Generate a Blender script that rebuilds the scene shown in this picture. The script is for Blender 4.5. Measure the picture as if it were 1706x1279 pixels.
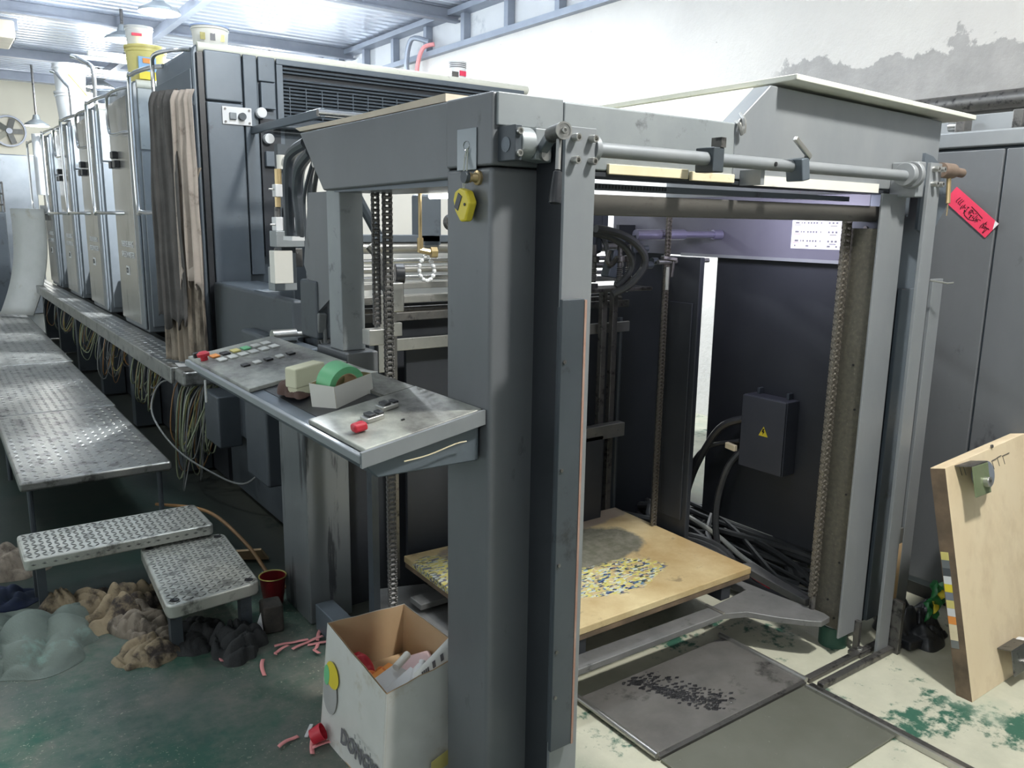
import bpy, bmesh, math, random
from mathutils import Vector, Matrix, noise
for o in list(bpy.data.objects): bpy.data.objects.remove(o)
S = bpy.context.scene
COL = S.collection
# ------------------------------------------------------------------ camera, world, exposure, lamps
cam = bpy.data.objects.new('camera', bpy.data.cameras.new('camera')); COL.objects.link(cam)
R = ((0.8141682295, -0.5804387536, 0.0148642971), (-0.1008134979, -0.1665276202, -0.9808696092), (0.5718100495, 0.7970943514, -0.1940975588))
m = Matrix(((R[0][0], -R[1][0], -R[2][0]), (R[0][1], -R[1][1], -R[2][1]), (R[0][2], -R[1][2], -R[2][2]))).to_4x4()
m.translation = (0, 0, 1.5)
cam.matrix_world = m
cam.data.sensor_width = 36; cam.data.lens = 36*1353.62/1706; cam.data.clip_start = .05
S.camera = cam
w = bpy.data.worlds.new('world'); S.world = w; w.use_nodes = True
w.node_tree.nodes['Background'].inputs[0].default_value = (.75, .85, 1, 1)
w.node_tree.nodes['Background'].inputs[1].default_value = .3
S.view_settings.view_transform = 'Standard'; S.view_settings.look = 'None'
S.view_settings.gamma = 1; S.view_settings.use_curve_mapping = False
S.view_settings.exposure = 0.45

def lamp(name, loc, power, size, color=(1, 1, 1), target=None, shape='DISK'):
    l = bpy.data.lights.new(name, 'AREA'); l.energy = power; l.shape = shape; l.size = size; l.color = color
    o = bpy.data.objects.new(name, l); COL.objects.link(o); o.location = loc
    if target is not None:
        o.rotation_euler = (Vector(target)-Vector(loc)).to_track_quat('-Z', 'Y').to_euler()
    return o
def bulb(name, loc, power, color, r=.12):
    l = bpy.data.lights.new(name, 'POINT'); l.energy = power; l.color = color; l.shadow_soft_size = r
    o = bpy.data.objects.new(name, l); COL.objects.link(o); o.location = loc; return o
WARM = (1, .985, .94); COOL = (.82, .90, 1)
PEND = [(2.0, .25, 3.48, .16, 265, WARM), (2.15, 6.5, 3.48, .16, 70, COOL), (2.15, 7.8, 3.48, .17, 50, COOL), (2.12, 9.02, 3.48, .20, 45, COOL), (2.09, 10.65, 3.48, .20, 45, COOL),
        (1.65, 15.35, 2.9, .18, 60, WARM), (4.2, 11.8, 3.45, .2, 90, COOL), (2.45, 14.4, 3.45, .2, 100, COOL), (3.2, 5.2, 3.45, .2, 14, COOL), (1.6, 3.05, 3.45, .2, 58, COOL)]  # last pendant is added out of view to brighten the near tower face
for x, y, z, r, p, c in PEND: bulb('pendant_light', (x, y, z-.09), p, c, r*.7)
for y_, p_ in ((6.5, 290), (7.9, 250), (9.3, 200), (10.65, 80)): lamp('pendant_downlight', (2.15, y_, 3.37), p_, .16, (.9, .95, 1))
lamp('pendant_aisle', (-.7, 4.6, 3.5), 18, .3, (.95, 1, .97))
# daylight through the window row of the left wall
o = lamp('window_light_left', (-3.85, 6.5, 1.9), 50, 1.3, (.9, .96, 1), (0, 6.5, 1.5), 'RECTANGLE'); o.data.shape = 'RECTANGLE'; o.data.size = 12; o.data.size_y = 1.3
lamp('window_light_near', (-3.6, -1.5, 2.3), 22, 1.6, (.93, .97, 1), (1.0, 1.5, 1.0))
lamp('work_light_in_feeder', (2.35, 1.85, 1.565), 2.6, .12, (.83, .80, 1), (2.7, 2.0, 1.47))

# ------------------------------------------------------------------ materials
MATS = {}
def mat(name, c1, c2=None, rough=.5, metal=0, scale=6, dirt=None, dirt_amt=.0, dirt_scale=4, bump=0, bump_scale=60, stretch=(1, 1, 1), emit=None, spec=.5, sharp=.12):
    if name in MATS: return MATS[name]
    mt = bpy.data.materials.new(name); mt.use_nodes = True
    nt = mt.node_tree; N = nt.nodes; L = nt.links
    b = N['Principled BSDF']; b.inputs['Roughness'].default_value = rough; b.inputs['Metallic'].default_value = metal
    b.inputs['Specular IOR Level'].default_value = spec
    c2 = c2 or tuple(x*.82 for x in c1)
    tc = N.new('ShaderNodeTexCoord'); mp = N.new('ShaderNodeMapping'); mp.inputs['Scale'].default_value = stretch
    L.new(tc.outputs['Object'], mp.inputs[0])
    n1 = N.new('ShaderNodeTexNoise'); n1.inputs['Scale'].default_value = scale; n1.inputs['Detail'].default_value = 6; n1.inputs['Roughness'].default_value = .6
    L.new(mp.outputs[0], n1.inputs[0])
    r1 = N.new('ShaderNodeMapRange'); r1.inputs[1].default_value = .32; r1.inputs[2].default_value = .68
    L.new(n1.outputs['Fac'], r1.inputs[0])
    mx = N.new('ShaderNodeMix'); mx.data_type = 'RGBA'; mx.inputs['A'].default_value = (*c1, 1); mx.inputs['B'].default_value = (*c2, 1)
    L.new(r1.outputs[0], mx.inputs['Factor']); out = mx.outputs['Result']
    if dirt:
        n2 = N.new('ShaderNodeTexNoise'); n2.inputs['Scale'].default_value = dirt_scale; n2.inputs['Detail'].default_value = 10; n2.inputs['Roughness'].default_value = .68
        L.new(mp.outputs[0], n2.inputs[0])
        r2 = N.new('ShaderNodeMapRange'); t = .72-.44*dirt_amt; r2.inputs[1].default_value = t-sharp/2; r2.inputs[2].default_value = t+sharp/2
        L.new(n2.outputs['Fac'], r2.inputs[0])
        m2 = N.new('ShaderNodeMix'); m2.data_type = 'RGBA'; m2.inputs['B'].default_value = (*dirt, 1)
        L.new(r2.outputs[0], m2.inputs['Factor']); L.new(out, m2.inputs['A']); out = m2.outputs['Result']
    L.new(out, b.inputs['Base Color'])
    if bump:
        n3 = N.new('ShaderNodeTexNoise'); n3.inputs['Scale'].default_value = bump_scale; n3.inputs['Detail'].default_value = 4
        L.new(mp.outputs[0], n3.inputs[0])
        bp = N.new('ShaderNodeBump'); bp.inputs['Strength'].default_value = bump; bp.inputs['Distance'].default_value = .005
        L.new(n3.outputs['Fac'], bp.inputs['Height']); L.new(bp.outputs[0], b.inputs['Normal'])
    if emit:
        b.inputs['Emission Color'].default_value = (*emit[0], 1); b.inputs['Emission Strength'].default_value = emit[1]
    MATS[name] = mt
    return mt
M = {}
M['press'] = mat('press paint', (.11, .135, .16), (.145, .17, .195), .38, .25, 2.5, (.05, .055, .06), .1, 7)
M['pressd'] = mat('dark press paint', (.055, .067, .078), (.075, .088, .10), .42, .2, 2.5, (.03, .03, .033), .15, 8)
M['tower'] = mat('tower paint', (.17, .19, .205), (.22, .24, .255), .33, .3, 3, (.12, .12, .12), .1, 7)
M['alu'] = mat('brushed aluminium', (.42, .41, .39), (.5, .49, .47), .27, .75, 5, (.27, .26, .24), .2, 8, stretch=(1, 1, .25))
M['frame'] = mat('feeder frame paint', (.15, .16, .17), (.18, .19, .2), .42, .25, 3, (.06, .06, .065), .08, 9, stretch=(1, 1, .5))
M['framel'] = mat('worn light grey frame paint', (.25, .275, .285), (.32, .345, .35), .42, .25, 4, (.14, .15, .155), .16, 14)
M['plate'] = mat('grey steel plate', (.26, .28, .295), (.32, .335, .345), .42, .35, 4, (.36, .22, .17), .04, 9, stretch=(1, 1, .4))
M['steel'] = mat('bare steel', (.45, .45, .43), (.56, .55, .52), .28, .85, 12, (.2, .19, .18), .14, 20)
M['arm'] = mat('scuffed arm steel', (.17, .172, .17), (.25, .25, .245), .48, .4, 9, (.07, .07, .07), .12, 22)
M['steeld'] = mat('oily steel', (.14, .14, .135), (.21, .20, .19), .4, .75, 12, (.05, .05, .05), .3, 25)
M['chrome'] = mat('chrome tube', (.6, .61, .61), (.68, .68, .68), .16, .95, 10)
M['gunk'] = mat('greasy chain steel', (.19, .175, .15), (.30, .275, .23), .45, .6, 60, (.05, .045, .04), .35, 70)
M['chaind'] = mat('dark chain steel', (.10, .10, .10), (.16, .155, .15), .45, .5, 60)
M['guide'] = mat('speckled guide plate', (.10, .095, .08), (.15, .14, .11), .5, .4, 60, (.3, .29, .24), .12, 120)
M['black'] = mat('black plastic', (.02, .022, .026), (.03, .032, .036), .35, 0, 20)
M['rubber'] = mat('black hose rubber', (.04, .043, .046), (.065, .068, .07), .38, 0, 10)
M['hoseg'] = mat('blue grey hose', (.06, .07, .085), (.08, .09, .10), .35, 0, 10)
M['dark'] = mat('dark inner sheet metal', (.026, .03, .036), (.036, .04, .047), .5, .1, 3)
M['innerl'] = mat('inner upper sheet metal', (.12, .12, .15), (.15, .15, .18), .45, .1, 3, (.05, .05, .05), .12, 12)
M['tread'] = mat('tread plate metal', (.24, .245, .235), (.33, .33, .31), .33, .7, 9, (.10, .10, .095), .32, 12, bump=.2, bump_scale=90)
M['treadl'] = mat('worn light tread plate', (.50, .51, .46), (.58, .58, .53), .36, .55, 9, (.2, .2, .18), .3, 16, bump=.2, bump_scale=90)
M['lug'] = mat('polished tread lugs', (.4, .4, .385), (.5, .5, .48), .28, .75, 12)
M['lugd'] = mat('dirty tread lugs', (.10, .10, .09), (.2, .2, .185), .35, .6, 12)
M['panel'] = mat('smudged console face', (.50, .52, .46), (.62, .64, .57), .42, .1, 5, (.045, .04, .038), .52, 3.6, stretch=(1.3, .7, 1), sharp=.34)
M['ply'] = mat('pile board plywood', (.62, .50, .29), (.72, .61, .38), .55, 0, 3, (.36, .26, .14), .4, 5, sharp=.3, bump=.15)
M['plyb'] = mat('pale plywood', (.74, .60, .40), (.80, .68, .48), .55, 0, 3, (.55, .42, .26), .25, 4, sharp=.3, stretch=(1, 2, .5))
M['plye'] = mat('grimy plywood edge', (.10, .075, .05), (.2, .14, .09), .7, 0, 14)
M['card'] = mat('brown cardboard', (.50, .35, .20), (.56, .40, .24), .8, 0, 5)
M['white'] = mat('white plastic', (.75, .76, .76), (.68, .69, .7), .4, 0, 6)
M['boxw'] = mat('white printed carton', (.60, .61, .57), (.68, .68, .65), .4, 0, 5, (.50, .47, .38), .18, 6)
M['lid'] = mat('pale painted lid', (.62, .63, .54), (.7, .7, .62), .5, 0, 6, (.35, .34, .3), .12, 14)
M['wood'] = mat('bare wood strip', (.74, .64, .42), (.8, .7, .5), .6, 0, 8, (.5, .38, .2), .1, 20)
M['paper'] = mat('tan paper', (.62, .54, .43), (.7, .62, .5), .8, 0, 8)
M['cream'] = mat('cream sheet', (.78, .77, .70), (.72, .71, .65), .5, 0, 3)
M['yellow'] = mat('yellow plastic', (.80, .66, .05), (.75, .6, .04), .4, 0, 8)
M['ylabel'] = mat('yellow bucket plastic', (.62, .55, .18), (.7, .62, .22), .4, 0, 8)
M['orange'] = mat('orange print', (.9, .35, .08), None, .5)
M['red'] = mat('red plastic', (.62, .03, .05), (.5, .02, .04), .35)
M['redn'] = mat('bright pink red card', (.80, .06, .13), (.75, .05, .11), .5)
M['pink'] = mat('pink paper strip', (.80, .33, .32), (.7, .26, .26), .7)
M['green'] = mat('green masking tape', (.16, .52, .24), (.2, .6, .3), .45)
M['greenp'] = mat('green crisp bag', (.02, .22, .06), (.02, .12, .04), .3)
M['foam'] = mat('cream foam block', (.72, .71, .52), (.66, .65, .46), .8)
M['brass'] = mat('brass', (.62, .47, .25), (.5, .38, .2), .35, .8, 10)
M['ragg'] = mat('faded green cloth', (.13, .165, .145), (.19, .225, .195), .9, 0, 3, (.26, .42, .36), .16, 3, bump=.4, bump_scale=200)
M['ragb'] = mat('oily tan rags', (.34, .27, .17), (.22, .17, .11), .9, 0, 8, (.045, .035, .03), .42, 9, bump=.4, bump_scale=150)
M['ragk'] = mat('black rags', (.022, .024, .025), (.045, .046, .047), .9, 0, 8, bump=.4, bump_scale=150)
M['ragbl'] = mat('navy rags', (.012, .02, .075), (.02, .03, .05), .9, 0, 8)
M['clothd'] = mat('dark grey cloth', (.07, .065, .062), (.10, .095, .09), .9, 0, 8, bump=.3)
M['clothp'] = mat('dusty pink beige cloth', (.42, .36, .31), (.34, .29, .25), .9, 0, 10, (.16, .13, .11), .2, 10)
M['clothb'] = mat('soiled brown cloth', (.20, .165, .125), (.28, .24, .19), .9, 0, 12, (.08, .065, .05), .35, 8, stretch=(1, 1, .3))
M['ink'] = mat('black ink', (.012, .012, .014), None, .4)
M['grayt'] = mat('grey printed ink', (.16, .16, .17), None, .5)
M['lampm'] = mat('lamp diffuser', (1, 1, 1), (1, 1, 1), .5, emit=((1, .98, .88), 14))
M['tube'] = mat('tube lamp', (1, 1, 1), (1, 1, 1), .5, emit=((1, 1, .95), 6))
M['fluo'] = mat('lit panel', (.9, .9, .85), (1, 1, 1), .5, emit=((1, 1, .86), .55))
M['ceil'] = mat('corrugated ceiling sheet', (.62, .66, .74), (.68, .72, .8), .25, .35, 2)
M['beam'] = mat('roof steel', (.22, .24, .28), (.27, .29, .33), .5, .3, 4)
M['stud'] = mat('galvanised stud', (.25, .28, .33), (.3, .33, .38), .45, .4, 5)
M['glass'] = mat('gauge face', (.85, .87, .80), (.9, .9, .85), .3)
M['cgreen'] = mat('green painted foot', (.03, .10, .07), (.04, .12, .085), .5)
M['brown'] = mat('brown cloth scrap', (.09, .05, .04), (.12, .07, .055), .8)
M['wy'] = mat('yellow wire', (.42, .36, .10), (.3, .28, .08), .5)
M['wg'] = mat('pale green wire', (.20, .24, .15), (.28, .31, .2), .5)
M['wgr'] = mat('grey wire', (.16, .17, .17), (.22, .23, .22), .5)
M['wo'] = mat('orange brown wire', (.30, .16, .06), (.25, .14, .06), .5)
M['ww'] = mat('pale cable', (.62, .64, .56), (.5, .52, .46), .5)
M['wr'] = mat('red wire', (.6, .02, .06), None, .4)

# ------------------------------------------------------------------ geometry helpers
class MB:
    def __init__(s): s.v = []; s.f = []; s.m = []
    def add(s, vs, fs, mi=0):
        o = len(s.v); s.v += [Vector(v) for v in vs]; s.f += [tuple(i+o for i in f) for f in fs]; s.m += [mi]*len(fs); return s
    def box(s, x0, x1, y0, y1, z0, z1, mi=0):
        vs = [(x, y, z) for z in (z0, z1) for y in (y0, y1) for x in (x0, x1)]
        return s.add(vs, [(0, 2, 3, 1), (4, 5, 7, 6), (0, 1, 5, 4), (2, 6, 7, 3), (0, 4, 6, 2), (1, 3, 7, 5)], mi)
    def obox(s, c, ax, ay, az, dx, dy, dz, mi=0):
        c = Vector(c); ax, ay, az = [Vector(a).normalized() for a in (ax, ay, az)]
        vs = [c+ax*dx*i/2+ay*dy*j/2+az*dz*k/2 for k in (-1, 1) for j in (-1, 1) for i in (-1, 1)]
        return s.add(vs, [(0, 2, 3, 1), (4, 5, 7, 6), (0, 1, 5, 4), (2, 6, 7, 3), (0, 4, 6, 2), (1, 3, 7, 5)], mi)
    def hexa(s, bottom, top, mi=0):          # two quads, same winding
        n = len(bottom)
        return s.add(list(bottom)+list(top), [tuple(range(n))[::-1], tuple(range(n, 2*n))]+[(i, (i+1) % n, (i+1) % n+n, i+n) for i in range(n)], mi)
    def prism(s, pts, ext, mi=0):
        e = Vector(ext); return s.hexa([Vector(p) for p in pts], [Vector(p)+e for p in pts], mi)
    def cyl(s, p0, p1, r, n=16, r2=None, mi=0, caps=True):
        p0, p1 = Vector(p0), Vector(p1); d = (p1-p0).normalized(); r2 = r if r2 is None else r2
        a = d.orthogonal().normalized(); b = d.cross(a)
        vs = [p0+(a*math.cos(t)+b*math.sin(t))*r for t in [2*math.pi*i/n for i in range(n)]]
        vs += [p1+(a*math.cos(t)+b*math.sin(t))*r2 for t in [2*math.pi*i/n for i in range(n)]]
        fs = [(i, (i+1) % n, n+(i+1) % n, n+i) for i in range(n)]
        if caps: fs += [tuple(range(n))[::-1], tuple(range(n, 2*n))]
        return s.add(vs, fs, mi)
    def tube(s, path, r, n=8, mi=0, smooth=0):
        P = [Vector(p) for p in path]
        if smooth:
            Q = []
            for i in range(len(P)-1):
                p0 = P[max(i-1, 0)]; p1 = P[i]; p2 = P[i+1]; p3 = P[min(i+2, len(P)-1)]
                for k in range(smooth):
                    t = k/smooth
                    Q.append(.5*((2*p1)+(p2-p0)*t+(2*p0-5*p1+4*p2-p3)*t*t+(3*p1-p0-3*p2+p3)*t**3))
            Q.append(P[-1]); P = Q
        rings = []; d0 = (P[1]-P[0]).normalized(); a = d0.orthogonal().normalized()
        for i, p in enumerate(P):
            d = (P[min(i+1, len(P)-1)]-P[max(i-1, 0)]).normalized()
            a = (a-d*a.dot(d)).normalized(); b = d.cross(a)
            rr = r[i*len(r)//len(P)] if isinstance(r, (list, tuple)) else r
            rings.append([p+(a*math.cos(2*math.pi*k/n)+b*math.sin(2*math.pi*k/n))*rr for k in range(n)])
        vs = [v for q in rings for v in q]
        fs = [(i*n+k, i*n+(k+1) % n, (i+1)*n+(k+1) % n, (i+1)*n+k) for i in range(len(P)-1) for k in range(n)]
        fs += [tuple(range(n))[::-1], tuple((len(P)-1)*n+k for k in range(n))]
        return s.add(vs, fs, mi)
    def lathe(s, prof, c, n=28, mi=0, axis=None):
        c = Vector(c); q = Matrix.Identity(3) if axis is None else Vector(axis).to_track_quat('Z', 'Y').to_matrix()
        vs = [c+q @ Vector((r*math.cos(2*math.pi*k/n), r*math.sin(2*math.pi*k/n), z)) for r, z in prof for k in range(n)]
        fs = [(i*n+k, i*n+(k+1) % n, (i+1)*n+(k+1) % n, (i+1)*n+k) for i in range(len(prof)-1) for k in range(n)]
        return s.add(vs, fs, mi)
    def grid(s, fn, nu, nv, mi=0):
        vs = [fn(i/nu, j/nv) for j in range(nv+1) for i in range(nu+1)]
        return s.add(vs, [(j*(nu+1)+i, j*(nu+1)+i+1, (j+1)*(nu+1)+i+1, (j+1)*(nu+1)+i) for j in range(nv) for i in range(nu)], mi)
    def build(s, name, mats, parent=None, bevel=0, solid=0, smooth=35, kind=None, subd=0):
        if not isinstance(mats, (list, tuple)): mats = [mats]
        if parent is not None: org = parent_world(parent)
        else:
            xs = [v.x for v in s.v]; ys = [v.y for v in s.v]
            org = Vector(((min(xs)+max(xs))/2, (min(ys)+max(ys))/2, min(v.z for v in s.v)))
        me = bpy.data.meshes.new(name); me.from_pydata([v-org for v in s.v], [], s.f)
        for mm in mats: me.materials.append(M[mm] if isinstance(mm, str) else mm)
        me.polygons.foreach_set('material_index', s.m)
        bm = bmesh.new(); bm.from_mesh(me); bmesh.ops.recalc_face_normals(bm, faces=bm.faces); bm.to_mesh(me); bm.free()
        if smooth:
            me.polygons.foreach_set('use_smooth', [True]*len(me.polygons)); me.set_sharp_from_angle(angle=math.radians(smooth))
        me.update()
        o = bpy.data.objects.new(name, me); COL.objects.link(o)
        if parent is not None: o.parent = parent
        else: o.location = org
        WORG[o.name] = org
        if solid: md = o.modifiers.new('s', 'SOLIDIFY'); md.thickness = solid; md.offset = 0
        if bevel: md = o.modifiers.new('b', 'BEVEL'); md.width = bevel; md.segments = 2; md.limit_method = 'ANGLE'; md.angle_limit = math.radians(40); md.harden_normals = True
        if subd: md = o.modifiers.new('u', 'SUBSURF'); md.levels = subd; md.render_levels = subd
        if kind: o['kind'] = kind
        return o
WORG = {}
def parent_world(p): return WORG[p.name]
def thing(name, label, cat, loc, group=None):
    o = bpy.data.objects.new(name, None); COL.objects.link(o); o.location = loc; WORG[o.name] = Vector(loc); o.empty_display_size = .05
    return tag(o, label, cat, group)
def tag(o, label, cat, group=None):
    o['label'] = label; o['category'] = cat
    if group: o['group'] = group
    return o
def struct(o): o['kind'] = 'structure'; return o
def lab(o, l): o['label'] = l; return o
def shift_copy(root, d, label=None):
    c = root.copy(); COL.objects.link(c); c.location = root.location+Vector(d); WORG[c.name] = WORG[root.name]+Vector(d)
    if label: c['label'] = label
    for ch in list(root.children):
        k = ch.copy(); COL.objects.link(k); k.parent = c
        for g in list(ch.children):
            q = g.copy(); COL.objects.link(q); q.parent = k
    return c
def text(body, c, right, up, size, mt, parent, name='lettering', depth=.001, width=None, bold=0):
    cu = bpy.data.curves.new(name, 'FONT'); cu.body = body; cu.size = size; cu.extrude = depth; cu.align_x = 'CENTER'; cu.align_y = 'CENTER'; cu.offset = bold
    cu.resolution_u = 2
    o = bpy.data.objects.new(name, cu); COL.objects.link(o)
    bpy.context.view_layer.update()
    me = bpy.data.meshes.new_from_object(o.evaluated_get(bpy.context.evaluated_depsgraph_get()))
    bpy.data.objects.remove(o)
    right = Vector(right).normalized(); up = Vector(up).normalized(); nrm = right.cross(up)
    if width:
        xs = [v.co.x for v in me.vertices]; k = width/max(max(xs)-min(xs), 1e-6)
    else: k = 1
    org = parent_world(parent)
    for v in me.vertices: v.co = Vector(c)-org+right*v.co.x*k+up*v.co.y+nrm*v.co.z
    me.materials.clear(); me.materials.append(M[mt])
    o = bpy.data.objects.new(name, me); COL.objects.link(o); o.parent = parent; WORG[o.name] = org
    return o
def bolt(parent, p, d, r=.009, h=.012, name='bolt', mt='steel'):
    d = Vector(d).normalized(); p = Vector(p)
    b = MB().lathe([(r*1.0, 0), (r, h), (r*.92, h*1.12), (r*.55, h*1.12), (r*.55, h*.5), (0, h*.5)], p, 12, axis=d)
    b.v[-12:] = b.v[-12:]
    return b.build(name, mt, parent, smooth=30)
rnd = random.Random(5)

# ------------------------------------------------------------------ room
def floor_mat():
    mt = bpy.data.materials.new('worn painted floor'); mt.use_nodes = True; nt = mt.node_tree; N = nt.nodes; L = nt.links
    b = N['Principled BSDF']; b.inputs['Roughness'].default_value = .55
    tc = N.new('ShaderNodeTexCoord')
    def noi(sc, det=8, ro=.65):
        n = N.new('ShaderNodeTexNoise'); n.inputs['Scale'].default_value = sc; n.inputs['Detail'].default_value = det; n.inputs['Roughness'].default_value = ro
        L.new(tc.outputs['Object'], n.inputs[0]); return n.outputs['Fac']
    def rng(s, a, b2, c=0, d=1):
        r = N.new('ShaderNodeMapRange'); r.inputs[1].default_value = a; r.inputs[2].default_value = b2; r.inputs[3].default_value = c; r.inputs[4].default_value = d
        L.new(s, r.inputs[0]); return r.outputs[0]
    def mth(op, a, b2):
        r = N.new('ShaderNodeMath'); r.operation = op
        for i, x in enumerate((a, b2)):
            if isinstance(x, (int, float)): r.inputs[i].default_value = x
            else: L.new(x, r.inputs[i])
        return r.outputs[0]
    def mix(f, a, b2):
        r = N.new('ShaderNodeMix'); r.data_type = 'RGBA'; L.new(f, r.inputs['Factor'])
        for k, x in (('A', a), ('B', b2)):
            if isinstance(x, tuple): r.inputs[k].default_value = (*x, 1)
            else: L.new(x, r.inputs[k])
        return r.outputs['Result']
    sep = N.new('ShaderNodeSeparateXYZ'); L.new(tc.outputs['Object'], sep.inputs[0])
    green = mix(rng(noi(2.2), .35, .65), (.014, .10, .06), (.03, .075, .056))
    grey = mix(rng(noi(5), .35, .65), (.17, .17, .14), (.10, .125, .105))
    cream = mix(rng(noi(7), .3, .7), (.58, .57, .45), (.46, .46, .36))
    # wear: paint is scuffed to grey at left, to pale dusty concrete in and beside the feeder
    wear = rng(mth('ADD', noi(1.7), mth('MULTIPLY', noi(22), .35)), .55, .76)
    left = mix(wear, green, grey)
    speck = rng(noi(75, 4, .7), .60, .66)
    left = mix(mth('MULTIPLY', speck, rng(noi(2.6), .45, .6)), left, (.42, .42, .32))
    oily = mth('MULTIPLY', rng(mth('ADD', sep.outputs[1], mth('MULTIPLY', noi(3), .8)), 3.45, 3.85), rng(sep.outputs[0], -.5, .1))  # oil dirt plus shade under platform and press, both painted into the floor
    left = mix(mth('MULTIPLY', oily, .88), left, (.008, .018, .015))  # oil dirt and painted shade under platform and press
    gx = rng(sep.outputs[0], 1.15, 1.45)
    thresh = mth('ADD', mth('MULTIPLY', noi(3.0), .7), mth('MULTIPLY', noi(26), .3))
    bare = rng(thresh, .40, .46)
    # the strip along the near right has more green paint left
    nearr = rng(sep.outputs[1], 1.25, .75)
    bare2 = rng(mth('SUBTRACT', thresh, mth('MULTIPLY', nearr, .05)), .40, .45)
    right = mix(bare2, (.035, .12, .08), cream)
    right = mix(rng(noi(1.6), .56, .72), right, (.36, .42, .33))
    col = mix(gx, left, right)
    bay_shade = mth('MULTIPLY', rng(mth('ADD', sep.outputs[1], mth('MULTIPLY', noi(5), .4)), 2.3, 2.5), mth('MULTIPLY', rng(sep.outputs[0], 3.6, 3.3), rng(sep.outputs[0], 1.0, 1.15)))  # shade of the pile bay and lift, painted into the floor colour
    col = mix(mth('MULTIPLY', bay_shade, .85), col, (.03, .034, .03))
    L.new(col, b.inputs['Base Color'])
    bp = N.new('ShaderNodeBump'); bp.inputs['Strength'].default_value = .35; bp.inputs['Distance'].default_value = .004
    L.new(thresh, bp.inputs['Height']); L.new(bp.outputs[0], b.inputs['Normal'])
    return mt
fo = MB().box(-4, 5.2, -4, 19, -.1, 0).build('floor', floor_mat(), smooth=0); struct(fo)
# object coordinates of the floor start at its own origin: move origin to world origin
for v in fo.data.vertices: v.co += fo.location
fo.location = (0, 0, 0)

def plaster_mat():
    mt = bpy.data.materials.new('peeling plaster'); mt.use_nodes = True; nt = mt.node_tree; N = nt.nodes; L = nt.links
    b = N['Principled BSDF']; b.inputs['Roughness'].default_value = .85
    tc = N.new('ShaderNodeTexCoord'); sep = N.new('ShaderNodeSeparateXYZ'); L.new(tc.outputs['Object'], sep.inputs[0])
    def noi(sc, det=8, ro=.65):
        n = N.new('ShaderNodeTexNoise'); n.inputs['Scale'].default_value = sc; n.inputs['Detail'].default_value = det; n.inputs['Roughness'].default_value = ro
        L.new(tc.outputs['Object'], n.inputs[0]); return n.outputs['Fac']
    def rng(s, a, b2, c=0, d=1):
        r = N.new('ShaderNodeMapRange'); r.inputs[1].default_value = a; r.inputs[2].default_value = b2; r.inputs[3].default_value = c; r.inputs[4].default_value = d
        L.new(s, r.inputs[0]); return r.outputs[0]
    def mth(op, a, b2):
        r = N.new('ShaderNodeMath'); r.operation = op
        for i, x in enumerate((a, b2)):
            if isinstance(x, (int, float)): r.inputs[i].default_value = x
            else: L.new(x, r.inputs[i])
        return r.outputs[0]
    def mix(f, a, b2):
        r = N.new('ShaderNodeMix'); r.data_type = 'RGBA'; L.new(f, r.inputs['Factor'])
        for k, x in (('A', a), ('B', b2)):
            if isinstance(x, tuple): r.inputs[k].default_value = (*x, 1)
            else: L.new(x, r.inputs[k])
        return r.outputs['Result']
    white = mix(rng(noi(1.2), .3, .7), (.62, .605, .57), (.54, .525, .50))
    white = mix(rng(noi(9, 10, .75), .655, .70), white, (.30, .29, .27))
    cement = mix(rng(noi(4), .3, .7), (.30, .295, .285), (.40, .39, .375))
    # plaster has fallen off below a ragged line near the machine's drive side (y < 3.8 m)
    n = noi(2.4, 9, .62)
    edge = mth('SUBTRACT', mth('ADD', 2.56, mth('MULTIPLY', mth('SUBTRACT', n, .5), .75)), sep.outputs[2])
    f1 = rng(edge, -.004, .012)
    f2 = rng(mth('ADD', sep.outputs[1], mth('MULTIPLY', n, .5)), 4.15, 4.05)
    col = mix(mth('MULTIPLY', f1, f2), white, cement)
    L.new(col, b.inputs['Base Color'])
    bp = N.new('ShaderNodeBump'); bp.inputs['Strength'].default_value = .5; bp.inputs['Distance'].default_value = .02
    L.new(noi(14, 8), bp.inputs['Height']); L.new(bp.outputs[0], b.inputs['Normal'])
    return mt
def zero_origin(o):
    for v in o.data.vertices: v.co += o.location
    o.location = (0, 0, 0); return o
wr = zero_origin(struct(MB().box(5, 5.2, -4, 19, 0, 3.4).build('wall_right', plaster_mat(), smooth=0)))
M['wallfar'] = mat('cream far wall', (.62, .60, .50), (.55, .53, .45), .8, 0, .8)
M['wallp'] = mat('plain wall', (.45, .46, .46), (.5, .5, .5), .8, 0, .8)
struct(MB().box(-4, 5.2, 17.5, 17.7, 0, 4).build('wall_back', 'wallfar', smooth=0))
struct(MB().box(-4.2, -4, -4, 19, 0, 4).build('wall_left', 'wallp', smooth=0))
struct(MB().box(-4, 5.2, -4.2, -4, 0, 4).build('wall_front', 'wallp', smooth=0))
# clerestory band above the wall: recessed sheets between studs
M['band'] = mat('pale sheet between studs', (.52, .53, .54), (.58, .59, .59), .6, 0, 2, (.4, .42, .44), .2, 3)
struct(MB().box(5.12, 5.2, -4, 19, 3.4, 3.9).build('trim_1', 'band', smooth=0))
struct(MB().box(4.93, 5.1, -4, 19, 3.36, 3.42).build('trim_2', 'stud', smooth=0))
for i in range(18):
    y = 2.2+i*.83
    struct(MB().box(5.03, 5.115, y, y+.07, 3.42, 3.8).build('trim_%d' % (i+3), 'stud', smooth=0))
struct(MB().box(4.96, 5.12, -4, 19, 3.74, 3.80).build('trim_30', 'stud', smooth=0))
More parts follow.
